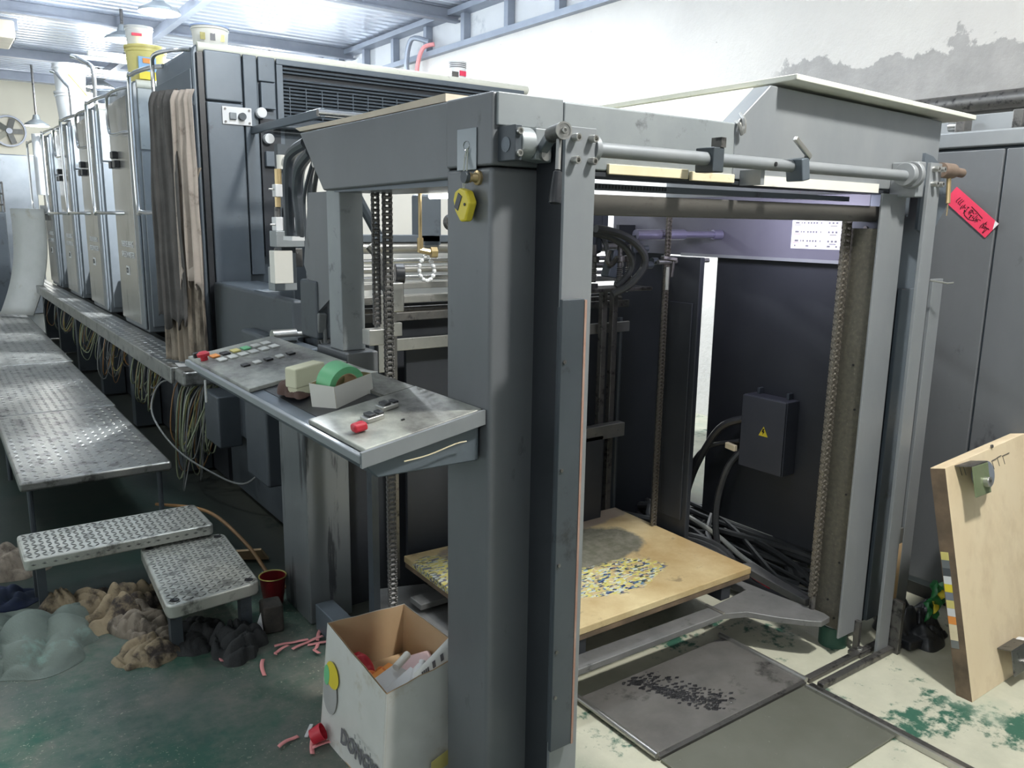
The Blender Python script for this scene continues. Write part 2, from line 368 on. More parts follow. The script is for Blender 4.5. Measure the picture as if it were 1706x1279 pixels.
# corrugated ceiling: ribs run across the hall
b = MB(); ys = -4.0; prof = []
while ys < 19: prof += [(ys, 3.83), (ys+.10, 3.83), (ys+.115, 3.855), (ys+.16, 3.855)]; ys += .175
vs = []; fs = []
for i, (y, z) in enumerate(prof): vs += [(-4, y, z), (5.2, y, z)]
for i in range(len(prof)-1): fs.append((2*i, 2*i+1, 2*i+3, 2*i+2))
b.add(vs, fs); struct(b.build('ceiling', 'ceil', solid=.01, smooth=0))
tn = 31
for y in (-1, 2.2, 5.3, 8.25, 11.0, 13.95, 16.2):
    bb = MB().box(-4, 5.1, y-.05, y+.05, 3.68, 3.70).box(-4, 5.1, y-.008, y+.008, 3.70, 3.815).box(-4, 5.1, y-.05, y+.05, 3.81, 3.829)
    struct(bb.build('trim_%d' % tn, 'beam', smooth=0)); tn += 1
struct(MB().box(2.45, 2.53, -3.9, 17.4, 3.58, 3.678).build('trim_%d' % tn, 'beam', smooth=0)); tn += 1
# pipe low along the right wall
tag(MB().cyl((4.93, -2, 2.21), (4.93, 8, 2.21), .05, 12).build('wall_pipe', 'steeld'), 'dark horizontal pipe running along the plaster wall above the grey cabinet', 'pipe')
t = thing('fallen_hose', 'two red ended hoses hanging over the top of the plaster wall', 'hose', (4.9, 8.5, 3.0))
MB().tube([(5.02, 8.75, 3.55), (4.9, 8.95, 3.6), (4.88, 9.05, 3.35), (4.9, 9.0, 3.1), (4.9, 8.85, 2.95)], .03, 8, smooth=5).build('hose', 'stud', t)
MB().tube([(5.0, 8.6, 3.5), (4.9, 8.7, 3.45), (4.88, 8.8, 3.2), (4.9, 8.75, 2.9)], .025, 8, smooth=5).build('hose', 'pink', t)
# exhaust fan and boxes at the far end
t = thing('exhaust_fan', 'round grey exhaust fan high on the cream far wall', 'fan', (1.43, 17.45, 2.95))
MB().lathe([(.27, 0), (.27, .1), (.24, .1), (.24, .02)], (1.43, 17.49, 2.97), 28, axis=(0, -1, 0)).build('ring', 'beam', t)
for k in range(5):
    a = k*2*math.pi/5
    MB().obox((1.43+.12*math.cos(a), 17.42, 2.97+.12*math.sin(a)), (math.cos(a), 0, math.sin(a)), (-math.sin(a), .5, math.cos(a)), (0, 1, 0), .2, .1, .006).build('blade', 'steel', t)
MB().cyl((1.43, 17.46, 2.97), (1.43, 17.36, 2.97), .05, 14).build('hub', 'beam', t)
t = thing('hanging_heater', 'tan box shaped unit hanging from the ceiling at far left', 'heater', (.9, 10.5, 3.25))
MB().box(.5, .98, 10.2, 10.9, 3.28, 3.46).build('body', 'paper', t, bevel=.02)
MB().box(.6, 1.02, 10.3, 10.8, 3.38, 3.50).build('cover', 'beam', t, bevel=.01)
for dy in (10.35, 10.7): MB().cyl((.75, dy, 3.5), (.75, dy, 3.82), .01, 6).build('hanger', 'steeld', t)
for dy in (10.3, 10.5, 10.7): MB().box(.975, .99, dy, dy+.05, 3.29, 3.33).build('slot', 'black', t)
# far end machinery silhouettes
t = thing('delivery_cabinet', 'grey cabinet of the delivery unit at the far end of the press', 'cabinet', (1.25, 15, 0))
MB().box(1.0, 1.5, 14.6, 15.6, 0, 2.4).build('body', 'tower', t, bevel=.02)
MB().box(.6, .99, 13.8, 14.8, 0, 1.55).build('side_cover', 'pressd', t, bevel=.02)
for z in (1.65, 1.8, 1.95): MB().tube([(.6, 13.8, z), (.99, 13.8, z)], .012, 6).build('guard_bar', 'steeld', t)
for x in (.6, .8, .98): MB().tube([(x, 13.8, 1.55), (x, 13.8, 1.97)], .012, 6).build('guard_post', 'steeld', t)
t = thing('hanging_sheet', 'long curved whitish sheet leaning beside the far end of the press', 'sheet', (.95, 11.2, .37))
b = MB(); b.grid(lambda u, v: Vector((.86+.30*u+.02*math.sin(v*4)-.22*(v < .999)*(1-v)**2*1.0, 11.1-.35*u, .38+1.2*v)), 3, 14)
b.build('sheet', 'boxw', t, solid=.012)
MB().box(1.12, 1.20, 10.85, 10.9, 1.45, 1.62).build('clip', 'white', t, bevel=.004)
# pendant lamps
LL = ['over the near aisle of the feeder', 'over the gap behind the near tower', 'over the third tower', 'largest of those in view, above the near towers', 'half hidden behind the white tub', 'hanging lowest by the far wall', 'over the drive side of the far towers', 'small one between the tall guard rails', 'over the drive side behind the feeder', 'added over the feed table to brighten the near tower']
for i, (x, y, zz, s_, p_, c_) in enumerate(PEND):
    t = thing('pendant_lamp', 'lit round pendant lamp '+LL[i], 'lamp', (x, y, zz), 'pendant lamps over the press')
    MB().lathe([(.04, .17), (.06, .10), (s_*.95, .03), (s_, .0), (s_*.97, 0), (s_*.9, .02)], (x, y, zz), 28).build('shade', 'framel', t)
    MB().lathe([(0, .012), (s_*.92, .012), (s_*.94, .004), (0, .0)], (x, y, zz-.002), 28).build('diffuser', 'lampm', t)
    MB().cyl((x, y, zz+.16), (x, y, 3.82), .018, 8).build('stem', 'steeld', t)

# ------------------------------------------------------------------ printing towers
TY = [4.48, 5.94, 7.37, 8.80, 10.22]
X0 = 1.2
def dhandle(parent, ya, yb, z0, z1, x=X0, out=.055, r=.011, name='handle', end=True):
    # tube loop standing off a face x = const, from (ya) out to (yb)
    p = [(x, ya, z1), (x-out*.6, ya+(yb-ya)*.25, z1), (x-out, ya+(yb-ya)*.8, z1-.005), (x-out, yb, z1-.06), (x-out, yb, z0+.06), (x-out, ya+(yb-ya)*.8, z0+.005), (x-out*.6, ya+(yb-ya)*.25, z0), (x, ya, z0)]
    return MB().tube(p, r, 10, smooth=5).build(name, 'chrome', parent)
def tower(k):
    y = TY[k]; d = .84; xr = 3.32
    names = ['near end', 'second', 'third', 'fourth', 'farthest']
    t = thing('printing_tower', ['blue grey near end tower of the press with a long louvred grille', 'second press tower, under the yellow bucket, with brushed side panel', 'third press tower, below the tall overhead guard rail', 'fourth press tower, carrying the stacked white tubs', 'farthest press tower in the row, with a white roll beside it'][k], 'printing press', (X0, y, .72), 'press towers in a row')
    # body with rounded top edge
    r = .035; prof = []
    prof = [(X0, .72), (X0, 2.33)] + [(X0+r-r*math.cos(a), 2.34+r*math.sin(a)) for a in (.5, 1.0, 1.5)] + [(xr, 2.375), (xr, .72)]
    if k == 0: prof = [(X0, .72), (X0, 2.33), (X0+.012, 2.36), (X0+.04, 2.375), (xr, 2.375), (xr, .72)]
    b = MB().prism([(x, y+.03, z) for x, z in prof], (0, d-.06, 0)); b.build('body', 'tower' if k else 'press', t, bevel=.012)
    # side door (aluminium on the towers, painted on the near one)
    if k:
        MB().box(X0-.012, X0, y+.19, y+.84, .76, 2.30).build('side_panel', 'alu', t, bevel=.004)
        MB().box(X0-.02, X0, y+.03, y+.15, .74, 2.33).build('corner_post', 'tower', t, bevel=.015)
        MB().box(X0-.004, X0, y+.155, y+.185, .76, 2.3).build('gap', 'black', t)
        for (dy, dz) in ((.62, .035), (.56, -.03), (.70, -.03)):
            MB().box(X0-.05, X0-.012, y+dy-.045, y+dy+.045, 1.90+dz-.025, 1.90+dz+.025).build('push_button', 'black', t, bevel=.006)
        text('HEIDELBERG', (X0-.014, y+.47, 1.31), (0, -1, 0), (0, 0, 1), .06, 'white', t, width=.40, depth=.001)
        text('SPEEDMASTER', (X0-.014, y+.47, 1.235), (0, -1, 0), (0, 0, 1), .06, 'white', t, width=.44, depth=.001)
        MB().box(X0-.016, X0-.012, y+.46, y+.56, 1.09, 1.155).build('badge', 'white', t, bevel=.004)
        text('CD', (X0-.018, y+.51, 1.122), (0, -1, 0), (0, 0, 1), .055, 'ink', t, width=.07)
    else:
        MB().box(X0-.01, X0, y+.04, y+.80, .76, 2.25).build('side_panel', 'press', t, bevel=.004)
    dhandle(t, y+.10, y+.60, 2.06, 2.34) if k else dhandle(t, y+.04, y+.34, 2.08, 2.34, out=.12)
    dhandle(t, y+.50 if k else y+.62, y+1.24 if k else y+1.1, 1.53, 2.34, out=.09, r=.013, name='grab_rail')
    # front cover of the face towards the feeder
    zc = 1.93
    if k:
        MB().box(X0+.03, xr-.05, y+.012, y+.03, zc+.01, 2.33).build('upper_cover', 'framel' if k in (1, 2) else 'tower', t, bevel=.006)
        MB().box(X0+.03, xr-.05, y+.015, y+.03, .76, zc).build('lower_cover', 'tower', t, bevel=.006)
        MB().box(1.36, 1.50, y+.008, y+.013, 1.98, 2.07).build('switch_plate', 'white', t)
    # tube edge along the top, pale colour paints in its highlight
    MB().cyl((X0+.03, y+.035, 2.355), (xr+.0, y+.035, 2.355), .028, 12).build('top_edge', 'lid', t)
    return t
T = [tower(k) for k in range(5)]
t = T[0]; y = TY[0]
MB().box(X0+.022, X0+.05, y+.006, y+.031, .74, 2.33).build('gap', 'black', t)
MB().box(X0+.055, 1.445, y, y+.03, 2.10, 2.345).build('upper_cover', 'press', t, bevel=.008)
MB().box(X0+.055, 1.445, y, y+.03, .76, 2.093).build('lower_cover', 'press', t, bevel=.008)
MB().box(1.452, 1.525, y+.002, y+.03, 1.2, 2.345).build('cover_strip', 'press', t, bevel=.006)
MB().box(1.532, 1.625, y+.004, y+.03, 2.22, 2.345).build('cover_strip', 'press', t, bevel=.006)
MB().box(1.54, 1.618, y-.006, y+.02, 2.08, 2.215).build('flap', 'press', t, bevel=.004)
# louvred grille: frame panel with slits
MB().box(1.632, 3.28, y+.004, y+.03, 2.315, 2.345).build('grille_header', 'press', t, bevel=.004)
MB().box(1.632, 1.665, y+.004, y+.03, 1.3, 2.314).build('grille_stile', 'press', t)
MB().box(1.666, 3.28, y+.026, y+.03, 1.9, 2.314).build('grille_back', 'dark', t)
b = MB()
for i in range(15):
    z = 2.30-i*.0185
    if i == 2: continue
    b.obox((2.47, y+.012, z), (1, 0, 0), (0, 1, .5), (0, -.5, 1), 1.62, .016, .0055)
g = b.build('grille_slats', 'press', t, kind='stuff')
for i in range(17): MB().box(1.70+i*.093, 1.703+i*.093, y+.004, y+.02, 2.045, 2.21).build('grille_rib', 'press', t)
MB().box(1.666, 3.28, y+.004, y+.03, 1.0, 2.035).build('panel_below_grille', 'pressd', t)
# switch plate, gauges, recess
MB().box(1.33, 1.484, y-.008, y, 1.985, 2.075).build('switch_plate', 'white', t, bevel=.003)
MB().box(1.365, 1.40, y-.02, y-.008, 2.01, 2.045).build('switch', 'tower', t, bevel=.003)
MB().cyl((1.43, y-.008, 2.028), (1.43, y-.03, 2.028), .019, 16).build('knob', 'pressd', t)
for xx in (1.345, 1.47):
    for zz in (1.998, 2.062): MB().cyl((xx, y-.008, zz), (xx, y-.012, zz), .006, 8).build('screw', 'steeld', t)
MB().box(1.53, 1.64, y-.001, y+.01, 1.3, 2.03).build('recess', 'dark', t)
for cxx, czz in ((1.53, 2.055), (1.565, 1.925)):
    g = MB().cyl((cxx, y-.002, czz), (cxx, y-.04, czz), .027, 20).build('gauge', 'white', t, bevel=.004)
MB().box(1.545, 1.60, y-.03, y, 1.78, 1.86).build('recess_block', 'press', t, bevel=.004)
MB().tube([(1.45, y+.3, 2.385), (1.46, y+.3, 2.40), (1.50, y+.3, 2.405), (1.53, y+.3, 2.39)], .009, 8, smooth=3).build('top_handle', 'steel', t)
MB().box(1.60, 2.6, y-.03, y, 1.98, 2.005).build('ledge', 'press', t, bevel=.004)
MB().cyl((1.56, y-.10, 1.985), (2.5, y-.10, 1.985), .014, 10).build('rod', 'pressd', t)

# valleys between towers and base under everything
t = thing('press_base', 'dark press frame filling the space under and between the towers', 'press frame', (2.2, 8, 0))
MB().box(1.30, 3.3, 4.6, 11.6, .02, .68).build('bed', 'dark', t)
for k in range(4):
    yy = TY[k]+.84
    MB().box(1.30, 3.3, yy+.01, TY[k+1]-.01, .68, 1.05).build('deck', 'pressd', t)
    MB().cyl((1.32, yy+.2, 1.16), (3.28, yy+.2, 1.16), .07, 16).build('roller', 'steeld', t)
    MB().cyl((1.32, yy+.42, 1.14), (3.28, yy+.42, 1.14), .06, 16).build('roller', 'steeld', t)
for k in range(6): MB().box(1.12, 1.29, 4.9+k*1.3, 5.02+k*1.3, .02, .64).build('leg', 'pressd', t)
# footboard ledge
t = thing('footboard', 'worn grey tread ledge running along the foot of the press towers', 'footboard', (1.1, 8, .64))
MB().box(1.0, 1.2, 4.52, 12.3, .69, .72).build('tread', 'tread', t, bevel=.008)
MB().box(1.0, 1.02, 4.52, 12.3, .63, .70).build('front_lip', 'tread', t, bevel=.006)
MB().box(1.02, 1.32, 4.35, 4.53, .635, .72).build('end_bracket', 'tread', t, bevel=.02)
def lug_mesh(b, cx, cy, z, ang, l=.024, w_=.007, h=.0025):
    c, s_ = math.cos(ang), math.sin(ang)
    P = lambda u, v, zz: (cx+u*c-v*s_, cy+u*s_+v*c, zz)
    b.add([P(-l/2, 0, z), P(0, -w_/2, z), P(l/2, 0, z), P(0, w_/2, z), P(-l*.25, 0, z+h), P(l*.25, 0, z+h)],
          [(0, 1, 5, 4), (1, 2, 5), (2, 3, 5), (3, 0, 4, 5), ] )
def lugs(x0, x1, y0, y1, z, name, mt, parent, p=.035, org=None, rot=None, l=.024, h=.0025):
    b = MB(); nx = int((x1-x0)/p); ny = int((y1-y0)/p)
    for i in range(nx):
        for j in range(ny):
            lug_mesh(b, x0+(i+.5)*p, y0+(j+.5)*p, z, math.radians(45 if (i+j) % 2 else -45), l, l*.3, h)
    return b
b = lugs(1.01, 1.195, 4.55, 12.2, .72, '', '', t, .05, l=.036); b.build('tread_lugs', 'lug', t, kind='stuff', smooth=0)
# cables hanging below the footboard
CL = ['nearest bundle, reaching lowest beside the console', 'second bundle from the console', 'third bundle from the console', 'fourth bundle from the console', 'fifth bundle from the console', 'farthest bundle, in the dark']
for k, yy in enumerate((4.62, 5.75, 6.9, 8.1, 9.3, 10.4)):
    t = thing('cable_bundle', 'yellow and grey cables hanging under the footboard, '+CL[k], 'cables', (1.15, yy, .2), 'cable bundles under the footboard')
    n = 20 if k == 0 else (14 if k < 3 else 9)
    for i in range(n):
        a = rnd.uniform(-.22, .22); dz = rnd.uniform(.22, .42)*(1.2 if k == 0 else .8); x = 1.12+rnd.uniform(-.07, .09)
        e = rnd.uniform(-.12, .30)
        pts = [(x+.08, yy+a, .63), (x, yy+a-.03, .66-dz*.3), (x-.03, yy+a+rnd.uniform(-.04, .04), .64-dz), (x+rnd.uniform(-.02, .03), yy+a+e*.5, .60-dz*1.12), (x+.08, yy+a+e, .64-dz*.6), (x+.15, yy+a+e*1.1, .60)]
        MB().tube(pts, rnd.choice((.003, .004, .0055)), 5, smooth=4).build('cable', rnd.choice(('wy', 'wg', 'wgr', 'wgr', 'wo', 'wg')), t)
t = thing('loose_cable', 'thin pale cable looping widest out from under the footboard end', 'cable', (1.0, 4.5, .2))
MB().tube([(1.12, 4.6, .62), (1.0, 4.75, .60), (.93, 4.7, .45), (.98, 4.45, .30), (1.08, 4.2, .22), (1.2, 4.0, .18), (1.3, 3.9, .3)], .005, 6, smooth=8).build('cable', 'wgr', t)
t = thing('loose_cable', 'brown cable lying across the dark floor behind the square step', 'cable', (1.0, 3.4, .0))
MB().tube([(.80, 4.1, .12), (.95, 3.75, .16), (1.02, 3.4, .10), (1.04, 3.1, .03), (1.12, 3.05, .02)], .008, 6, smooth=8).build('cable', 'wo', t)

# ------------------------------------------------------------------ tread platform, steps
def slab(b, x0, x1, y0, y1, z, th, mi=0): b.box(x0, x1, y0, y1, z-th, z, mi)
secs = [(3.98, 5.42, .23, .86), (5.43, 7.3, .23, .87), (7.31, 9.2, .23, .89), (9.21, 11.6, .23, .90)]
for i, (a, b_, xa, xb) in enumerate(secs):
    t = thing('tread_platform', ['nearest tread plate platform section, with open front end, beside the press', 'second tread plate platform section from the front', 'third tread plate platform section from the front', 'farthest tread plate platform section'][i], 'platform', (.55, (a+b_)/2, 0), 'platform sections along the press')
    MB().box(xa, xb, a, b_, .315, .36).build('tread', 'tread', t, bevel=.012)
    lugs(xa+.01, xb-.01, a+.01, b_-.01, .36, '', '', t, .042 if i < 2 else .06, l=.03 if i < 2 else .045).build('tread_lugs', 'tread', t, kind='stuff', smooth=0)
    for lx in (xa+.04, xb-.05):
        for ly in ((a+.05, b_-.08) if i == 0 else (b_-.08,)): MB().cyl((lx, ly, 0), (lx, ly, .32), .012, 10).build('leg', 'pressd', t)
def rsq(x0, x1, y0, y1, r, z0, z1, skew=(0, 0)):
    pts = []
    for cx_, cy_, a0 in ((x1-r, y1-r, 0), (x0+r, y1-r, 90), (x0+r, y0+r, 180), (x1-r, y0+r, 270)):
        for q in range(5):
            a = math.radians(a0+q*22.5); pts.append((cx_+r*math.cos(a), cy_+r*math.sin(a), z0))
    return MB().prism(pts, (0, 0, z1-z0))
t = thing('tread_step', 'long narrow tread plate step, the upper one behind the square step', 'step', (.5, 3.45, 0))
rsq(.18, .86, 3.30, 3.60, .02, .215, .26).build('tread', 'treadl', t, bevel=.008)
b = lugs(.19, .85, 3.31, 3.59, .26, '', '', t, .025, l=.027, h=.003); b.build('tread_lugs', 'lugd', t, kind='stuff', smooth=0)
bb = MB()
for i in range(18):
    lug_mesh(bb, .21+i*.036, 3.299, .24, 0, .02, .006)
for v in bb.v[:]:
    dz = v.z-.24; v.z = .238+(v.y-3.299)*1.4; v.y = 3.2995-dz
bb.build('edge_lugs', 'lugd', t, kind='stuff', smooth=0)
for lx in (.22, .80):
    for ly in (3.36, 3.54): MB().box(lx, lx+.03, ly, ly+.03, 0, .216).build('leg', 'pressd', t)
t = thing('tread_step', 'square pale tread plate step with four dark corner holes, nearest the floor rags', 'step', (.72, 3.05, 0))
c = [(.545, 2.745), (.875, 2.775), (.905, 3.33), (.58, 3.36)]
def rquad(c, r, z0, z1):
    pts = []; n = len(c)
    for i in range(n):
        p = Vector(c[i]); a = (Vector(c[i-1])-p).normalized(); q = (Vector(c[(i+1) % n])-p).normalized()
        for s_ in (0, .25, .5, .75, 1):
            v = (p+a*r)*(1-s_)**2+p*2*s_*(1-s_)+(p+q*r)*s_*s_; pts.append((v.x, v.y, z0))
    return MB().prism(pts, (0, 0, z1-z0))
rquad(c, .04, .155, .205).build('tread', 'treadl', t, bevel=.008)
b = MB()
def bil(u, v): return Vector(c[0]).lerp(Vector(c[1]), u).lerp(Vector(c[3]).lerp(Vector(c[2]), u), v)
for i in range(14):
    for j in range(25):
        p = bil((i+.9)/14.8, (j+.9)/25.8); lug_mesh(b, p.x, p.y, .205, math.radians(35 if (i+j) % 2 else -35), .024, .008, .0025)
b.build('tread_lugs', 'lugd', t, kind='stuff', smooth=0)
for u, v in ((.1, .07), (.9, .07), (.1, .93), (.9, .93)):
    p = bil(u, v); MB().lathe([(0, 0), (.011, .0), (.013, .0012), (.015, .0012), (.016, -.0005)], (p.x, p.y, .2062), 14).build('corner_hole', 'ink', t)
for u, v in ((.12, .17), (.85, .1), (.12, .9), (.88, .9)):
    p = bil(u, v); MB().box(p.x-.02, p.x+.02, p.y-.02, p.y+.02, 0, .156).build('leg', 'pressd', t)

# ------------------------------------------------------------------ feeder frame
F = thing('feeder_frame', 'tall grey gantry frame of the sheet feeder with hood and crossbeams', 'feeder', (1.8, 1.95, 0))
# left column: outer shell
MB().box(1.012, 1.215, 1.5, 1.69, .0, 1.62).build('column', 'frame', F, bevel=.012)
MB().box(1.012, 1.205, 1.498, 1.69, 1.622, 1.775).build('column_cap', 'frame', F, bevel=.006)
lab(MB().box(1.022, 1.20, 1.490, 1.5, 1.705, 1.774).build('cap_plate', 'framel', F, bevel=.003), 'scuffed light grey cap plate')
MB().prism([(1.02, 1.69, 1.775), (1.02, 2.62, 1.775), (1.02, 2.44, 1.59), (1.02, 1.69, 1.60)], (.05, 0, 0)).build('side_beam', 'frame', F, bevel=.006)
MB().box(1.04, 1.25, 1.7, 2.40, 1.585, 1.60).build('beam_underside', 'press', F)
# front beam and hood
MB().box(1.21, 1.80, 1.5, 1.56, 1.625, 1.772).build('front_beam', 'framel', F, bevel=.005)
MB().prism([(1.80, 1.5, 1.625), (1.80, 1.5, 1.772), (1.935, 1.5, 1.882), (2.86, 1.5, 1.862), (2.86, 1.5, 1.625)], (0, .06, 0)).build('hood_front', 'plate', F, bevel=.004)
MB().prism([(1.80, 1.56, 1.772), (1.80, 2.75, 1.772), (1.935, 2.75, 1.882), (1.935, 1.56, 1.882)], (.01, 0, -.012)).build('hood_slope', 'lid', F)
MB().box(1.935, 2.86, 1.56, 2.75, 1.855, 1.872).build('hood_top', 'lid', F)
MB().box(2.84, 2.86, 1.56, 2.75, 1.62, 1.86).build('hood_side', 'plate', F)
MB().hexa([(1.965, 1.44, 1.892), (2.965, 1.44, 1.868), (2.965, 2.5, 1.868), (1.965, 2.5, 1.892)], [(1.965, 1.44, 1.908), (2.965, 1.44, 1.884), (2.965, 2.5, 1.884), (1.965, 2.5, 1.908)]).build('hood_lid', 'lid', F, bevel=.003)
MB().tube([(1.815, 1.52, 1.775), (1.80, 1.49, 1.77), (1.81, 1.485, 1.74)], .005, 6, smooth=3).build('clip', 'steel', F)
MB().tube([(1.84, 1.52, 1.80), (1.815, 1.485, 1.775), (1.815, 1.485, 1.745)], .006, 6, smooth=3).build('clip', 'steel', F)
# front flanges
MB().box(1.135, 1.222, 1.40, 1.41, .0, 1.705).build('bolted_plate', 'plate', F, bevel=.0015)
MB().box(1.16, 1.21, 1.41, 1.5, 1.60, 1.70).build('plate_spacer', 'steeld', F)
MB().box(1.135, 1.145, 1.41, 1.5, .05, 1.69).build('plate_web', 'dark', F)
lab(MB().box(1.118, 1.182, 1.375, 1.386, .235, 1.338).build('cover_strip', 'pressd', F, bevel=.002), 'dark cover strip with reddish worn edge')
lab(MB().box(1.182, 1.188, 1.374, 1.39, .235, 1.335).build('strip_edge', mat('reddish primer', (.36, .17, .12), (.42, .28, .22), .6, 0, 12), F), 'reddish primer edge')
MB().box(1.125, 1.175, 1.386, 1.40, .25, 1.32).build('strip_packer', 'pressd', F)
for z in (1.2, .95, .72, .5, .38): MB().cyl((1.128, 1.376, z), (1.128, 1.372, z), .0045, 10).build('rivet', 'steeld', F)
for x in (1.158, 1.206):
    for z in (1.682, 1.635): bolt(F, (x, 1.40, z), (0, -1, 0), .0085, .016)
# clamp block left
MB().box(1.028, 1.046, 1.435, 1.5, 1.63, 1.703).build('clamp_block', 'pressd', F, bevel=.002)
MB().cyl((1.028, 1.468, 1.664), (1.0265, 1.468, 1.664), .016, 20).build('clamp_disc', 'press', F)
for z in (1.69, 1.645): bolt(F, (1.038, 1.435, z), (0, -1, 0), .0075, .006)
MB().cyl((1.046, 1.465, 1.668), (1.085, 1.465, 1.668), .034, 28).build('drum', 'framel', F, bevel=.003)
MB().prism([(1.085, 1.44, 1.70), (1.13, 1.44, 1.70), (1.13, 1.44, 1.63), (1.085, 1.44, 1.635)], (0, .05, 0)).build('bracket', 'framel', F, bevel=.003)
MB().cyl((1.108, 1.44, 1.645), (1.108, 1.43, 1.645), .013, 18).build('bracket_boss', 'steel', F)
H = MB().cyl((1.066, 1.36, 1.678), (1.052, 1.305, 1.681), .017, 24).build('lever_hub', 'steeld', F, bevel=.002)
MB().lathe([(.0175, 0), (.0175, .003), (.014, .003), (.014, .001), (0, .001)], (1.0518, 1.3045, 1.681), 24, axis=(-.25, -.96, .05)).build('hub_rim', 'steel', F)
bolt(F, (1.0515, 1.303, 1.681), (-.25, -.96, .05), .006, .006)
MB().obox((1.085, 1.40, 1.667), (.5, 1, -.25), (0, .25, 1), (1, -.5, 0), .10, .02, .02).build('lever_arm', 'press', F, bevel=.003)
MB().cyl((1.052, 1.318, 1.668), (1.040, 1.305, 1.605), .0055, 12).build('lever_rod', 'steel', F)
MB().lathe([(.0, 0), (.0115, .0), (.0125, .01), (.0105, .045), (.009, .062), (.006, .064), (0, .064)], (1.029, 1.298, 1.540), 18, axis=(.17, .11, 1)).build('lever_grip', 'black', F)
# long round bar across the front
MB().cyl((1.21, 1.425, 1.664), (2.62, 1.425, 1.664), .0165, 20).build('cross_tube', 'plate', F)
MB().cyl((1.222, 1.425, 1.664), (1.236, 1.425, 1.664), .032, 24).build('tube_flange', 'plate', F)
MB().box(1.605, 1.645, 1.40, 1.46, 1.632, 1.692).build('tube_collar', 'pressd', F, bevel=.003)
MB().box(1.628, 1.646, 1.398, 1.43, 1.692, 1.716).build('collar_stud', 'steeld', F)
MB().obox((1.965, 1.415, 1.655), (1, 0, .2), (0, 1, 0), (-.2, 0, 1), .034, .055, .06).build('tube_clamp', 'press', F, bevel=.004)
MB().obox((1.945, 1.39, 1.71), (1, 0, -.62), (0, 1, 0), (.62, 0, 1), .085, .012, .014).build('clamp_lever', 'steel', F, bevel=.003)
MB().cyl((1.978, 1.40, 1.67), (1.978, 1.395, 1.70), .008, 12).build('clamp_stud', 'steeld', F)
MB().box(1.83, 1.845, 1.43, 1.5, 1.61, 1.65).build('tube_bracket', 'plate', F)
MB().cyl((1.86, 1.41, 1.664), (1.86, 1.4065, 1.664), .006, 10).build('tube_hole', 'ink', F)
MB().cyl((2.52, 1.425, 1.668), (2.545, 1.425, 1.668), .036, 24).build('tube_flange', 'plate', F, bevel=.003)
MB().cyl((2.555, 1.425, 1.668), (2.575, 1.425, 1.668), .042, 24).build('tube_flange', 'plate', F, bevel=.003)
MB().box(2.575, 2.62, 1.41, 1.5, 1.60, 1.71).build('end_block', 'plate', F, bevel=.004)
# right bolted plate and its column
MB().box(2.62, 2.69, 1.395, 1.407, .0, 1.708).build('bolted_plate', 'plate', F, bevel=.0015)
for x in (2.638, 2.672):
    for z in (1.688, 1.642): bolt(F, (x, 1.395, z), (0, -1, 0), .009, .018)
MB().cyl((2.69, 1.40, 1.688), (2.765, 1.40, 1.688), .024, 20).cyl((2.765, 1.40, 1.688), (2.83, 1.40, 1.685), .015, 16).build('pivot_knob', mat('rusty brown steel', (.30, .22, .17), (.22, .16, .12), .5, .5, 15), F)
MB().cyl((2.748, 1.40, 1.675), (2.742, 1.39, 1.585), .007, 10).cyl((2.742, 1.39, 1.585), (2.742, 1.39, 1.545), .002, 6).build('hanging_pin', 'brass', F)
b = MB(); pts = [(2.70, 1.46, 1.50), (2.70, 1.46, 1.745)]+[(2.70+.17*math.sin(a), 1.46, 1.575+.17*math.cos(a)) for a in (.3, .6, .9, 1.2, 1.57)]+[(2.78, 1.46, 1.47)]
b.prism(pts, (0, .01, 0)).build('quadrant_plate', 'press', F)
MB().box(2.69, 2.86, 1.485, 1.50, .08, 1.3).build('side_flange', 'press', F, bevel=.003)
MB().box(2.86, 2.93, 1.47, 1.482, .02, 1.33).build('outer_strip', 'plate', F, bevel=.002)
MB().box(2.628, 2.86, 1.51, 1.60, .06, 1.62).build('column', 'press', F, bevel=.01)
MB().box(2.49, 2.632, 1.47, 1.478, .075, 1.61).build('column_sheet', 'plate', F, bevel=.002)
MB().box(2.695, 2.715, 1.36, 1.40, .0, .20).build('stop_bar', 'steeld', F, bevel=.002)
MB().box(2.80, 2.84, 1.462, 1.47, .06, .36).build('label_strip', 'card', F)
MB().box(2.80, 2.84, 1.462, 1.47, .36, .42).build('latch', 'steel', F, bevel=.002)
MB().tube([(2.78, 1.44, 1.33), (2.84, 1.41, 1.32), (2.86, 1.40, 1.322)], .003, 6).build('wire_pin', 'steel', F)
lab(MB().box(2.50, 2.508, 1.48, 1.585, .10, 1.50).build('guide_plate', 'guide', F, bevel=.002), 'oily speckled chain guide plate')
MB().box(2.497, 2.512, 1.585, 1.60, .10, 1.52).build('guide_edge', 'framel', F)
MB().box(2.585, 2.60, 1.45, 1.47, 0, .12).box(2.56, 2.625, 1.42, 1.47, 0, .012).build('foot_bracket', 'steeld', F)
bolt(F, (2.585, 1.44, .012), (0, 0, 1), .010, .012)
MB().cyl((2.58, 1.545, 0), (2.58, 1.545, .075), .05, 20).build('levelling_foot', 'cgreen', F)
MB().cyl((2.58, 1.545, .075), (2.58, 1.545, .10), .04, 20).build('foot_pad', 'white', F)
for z, yy in ((.14, 1.5), (.2, 1.53), (.35, 1.5), (.6, 1.5), (.9, 1.5), (1.05, 1.52)): MB().cyl((2.5, yy, z), (2.498, yy, z), .004, 8).build('plate_hole', 'ink', F)
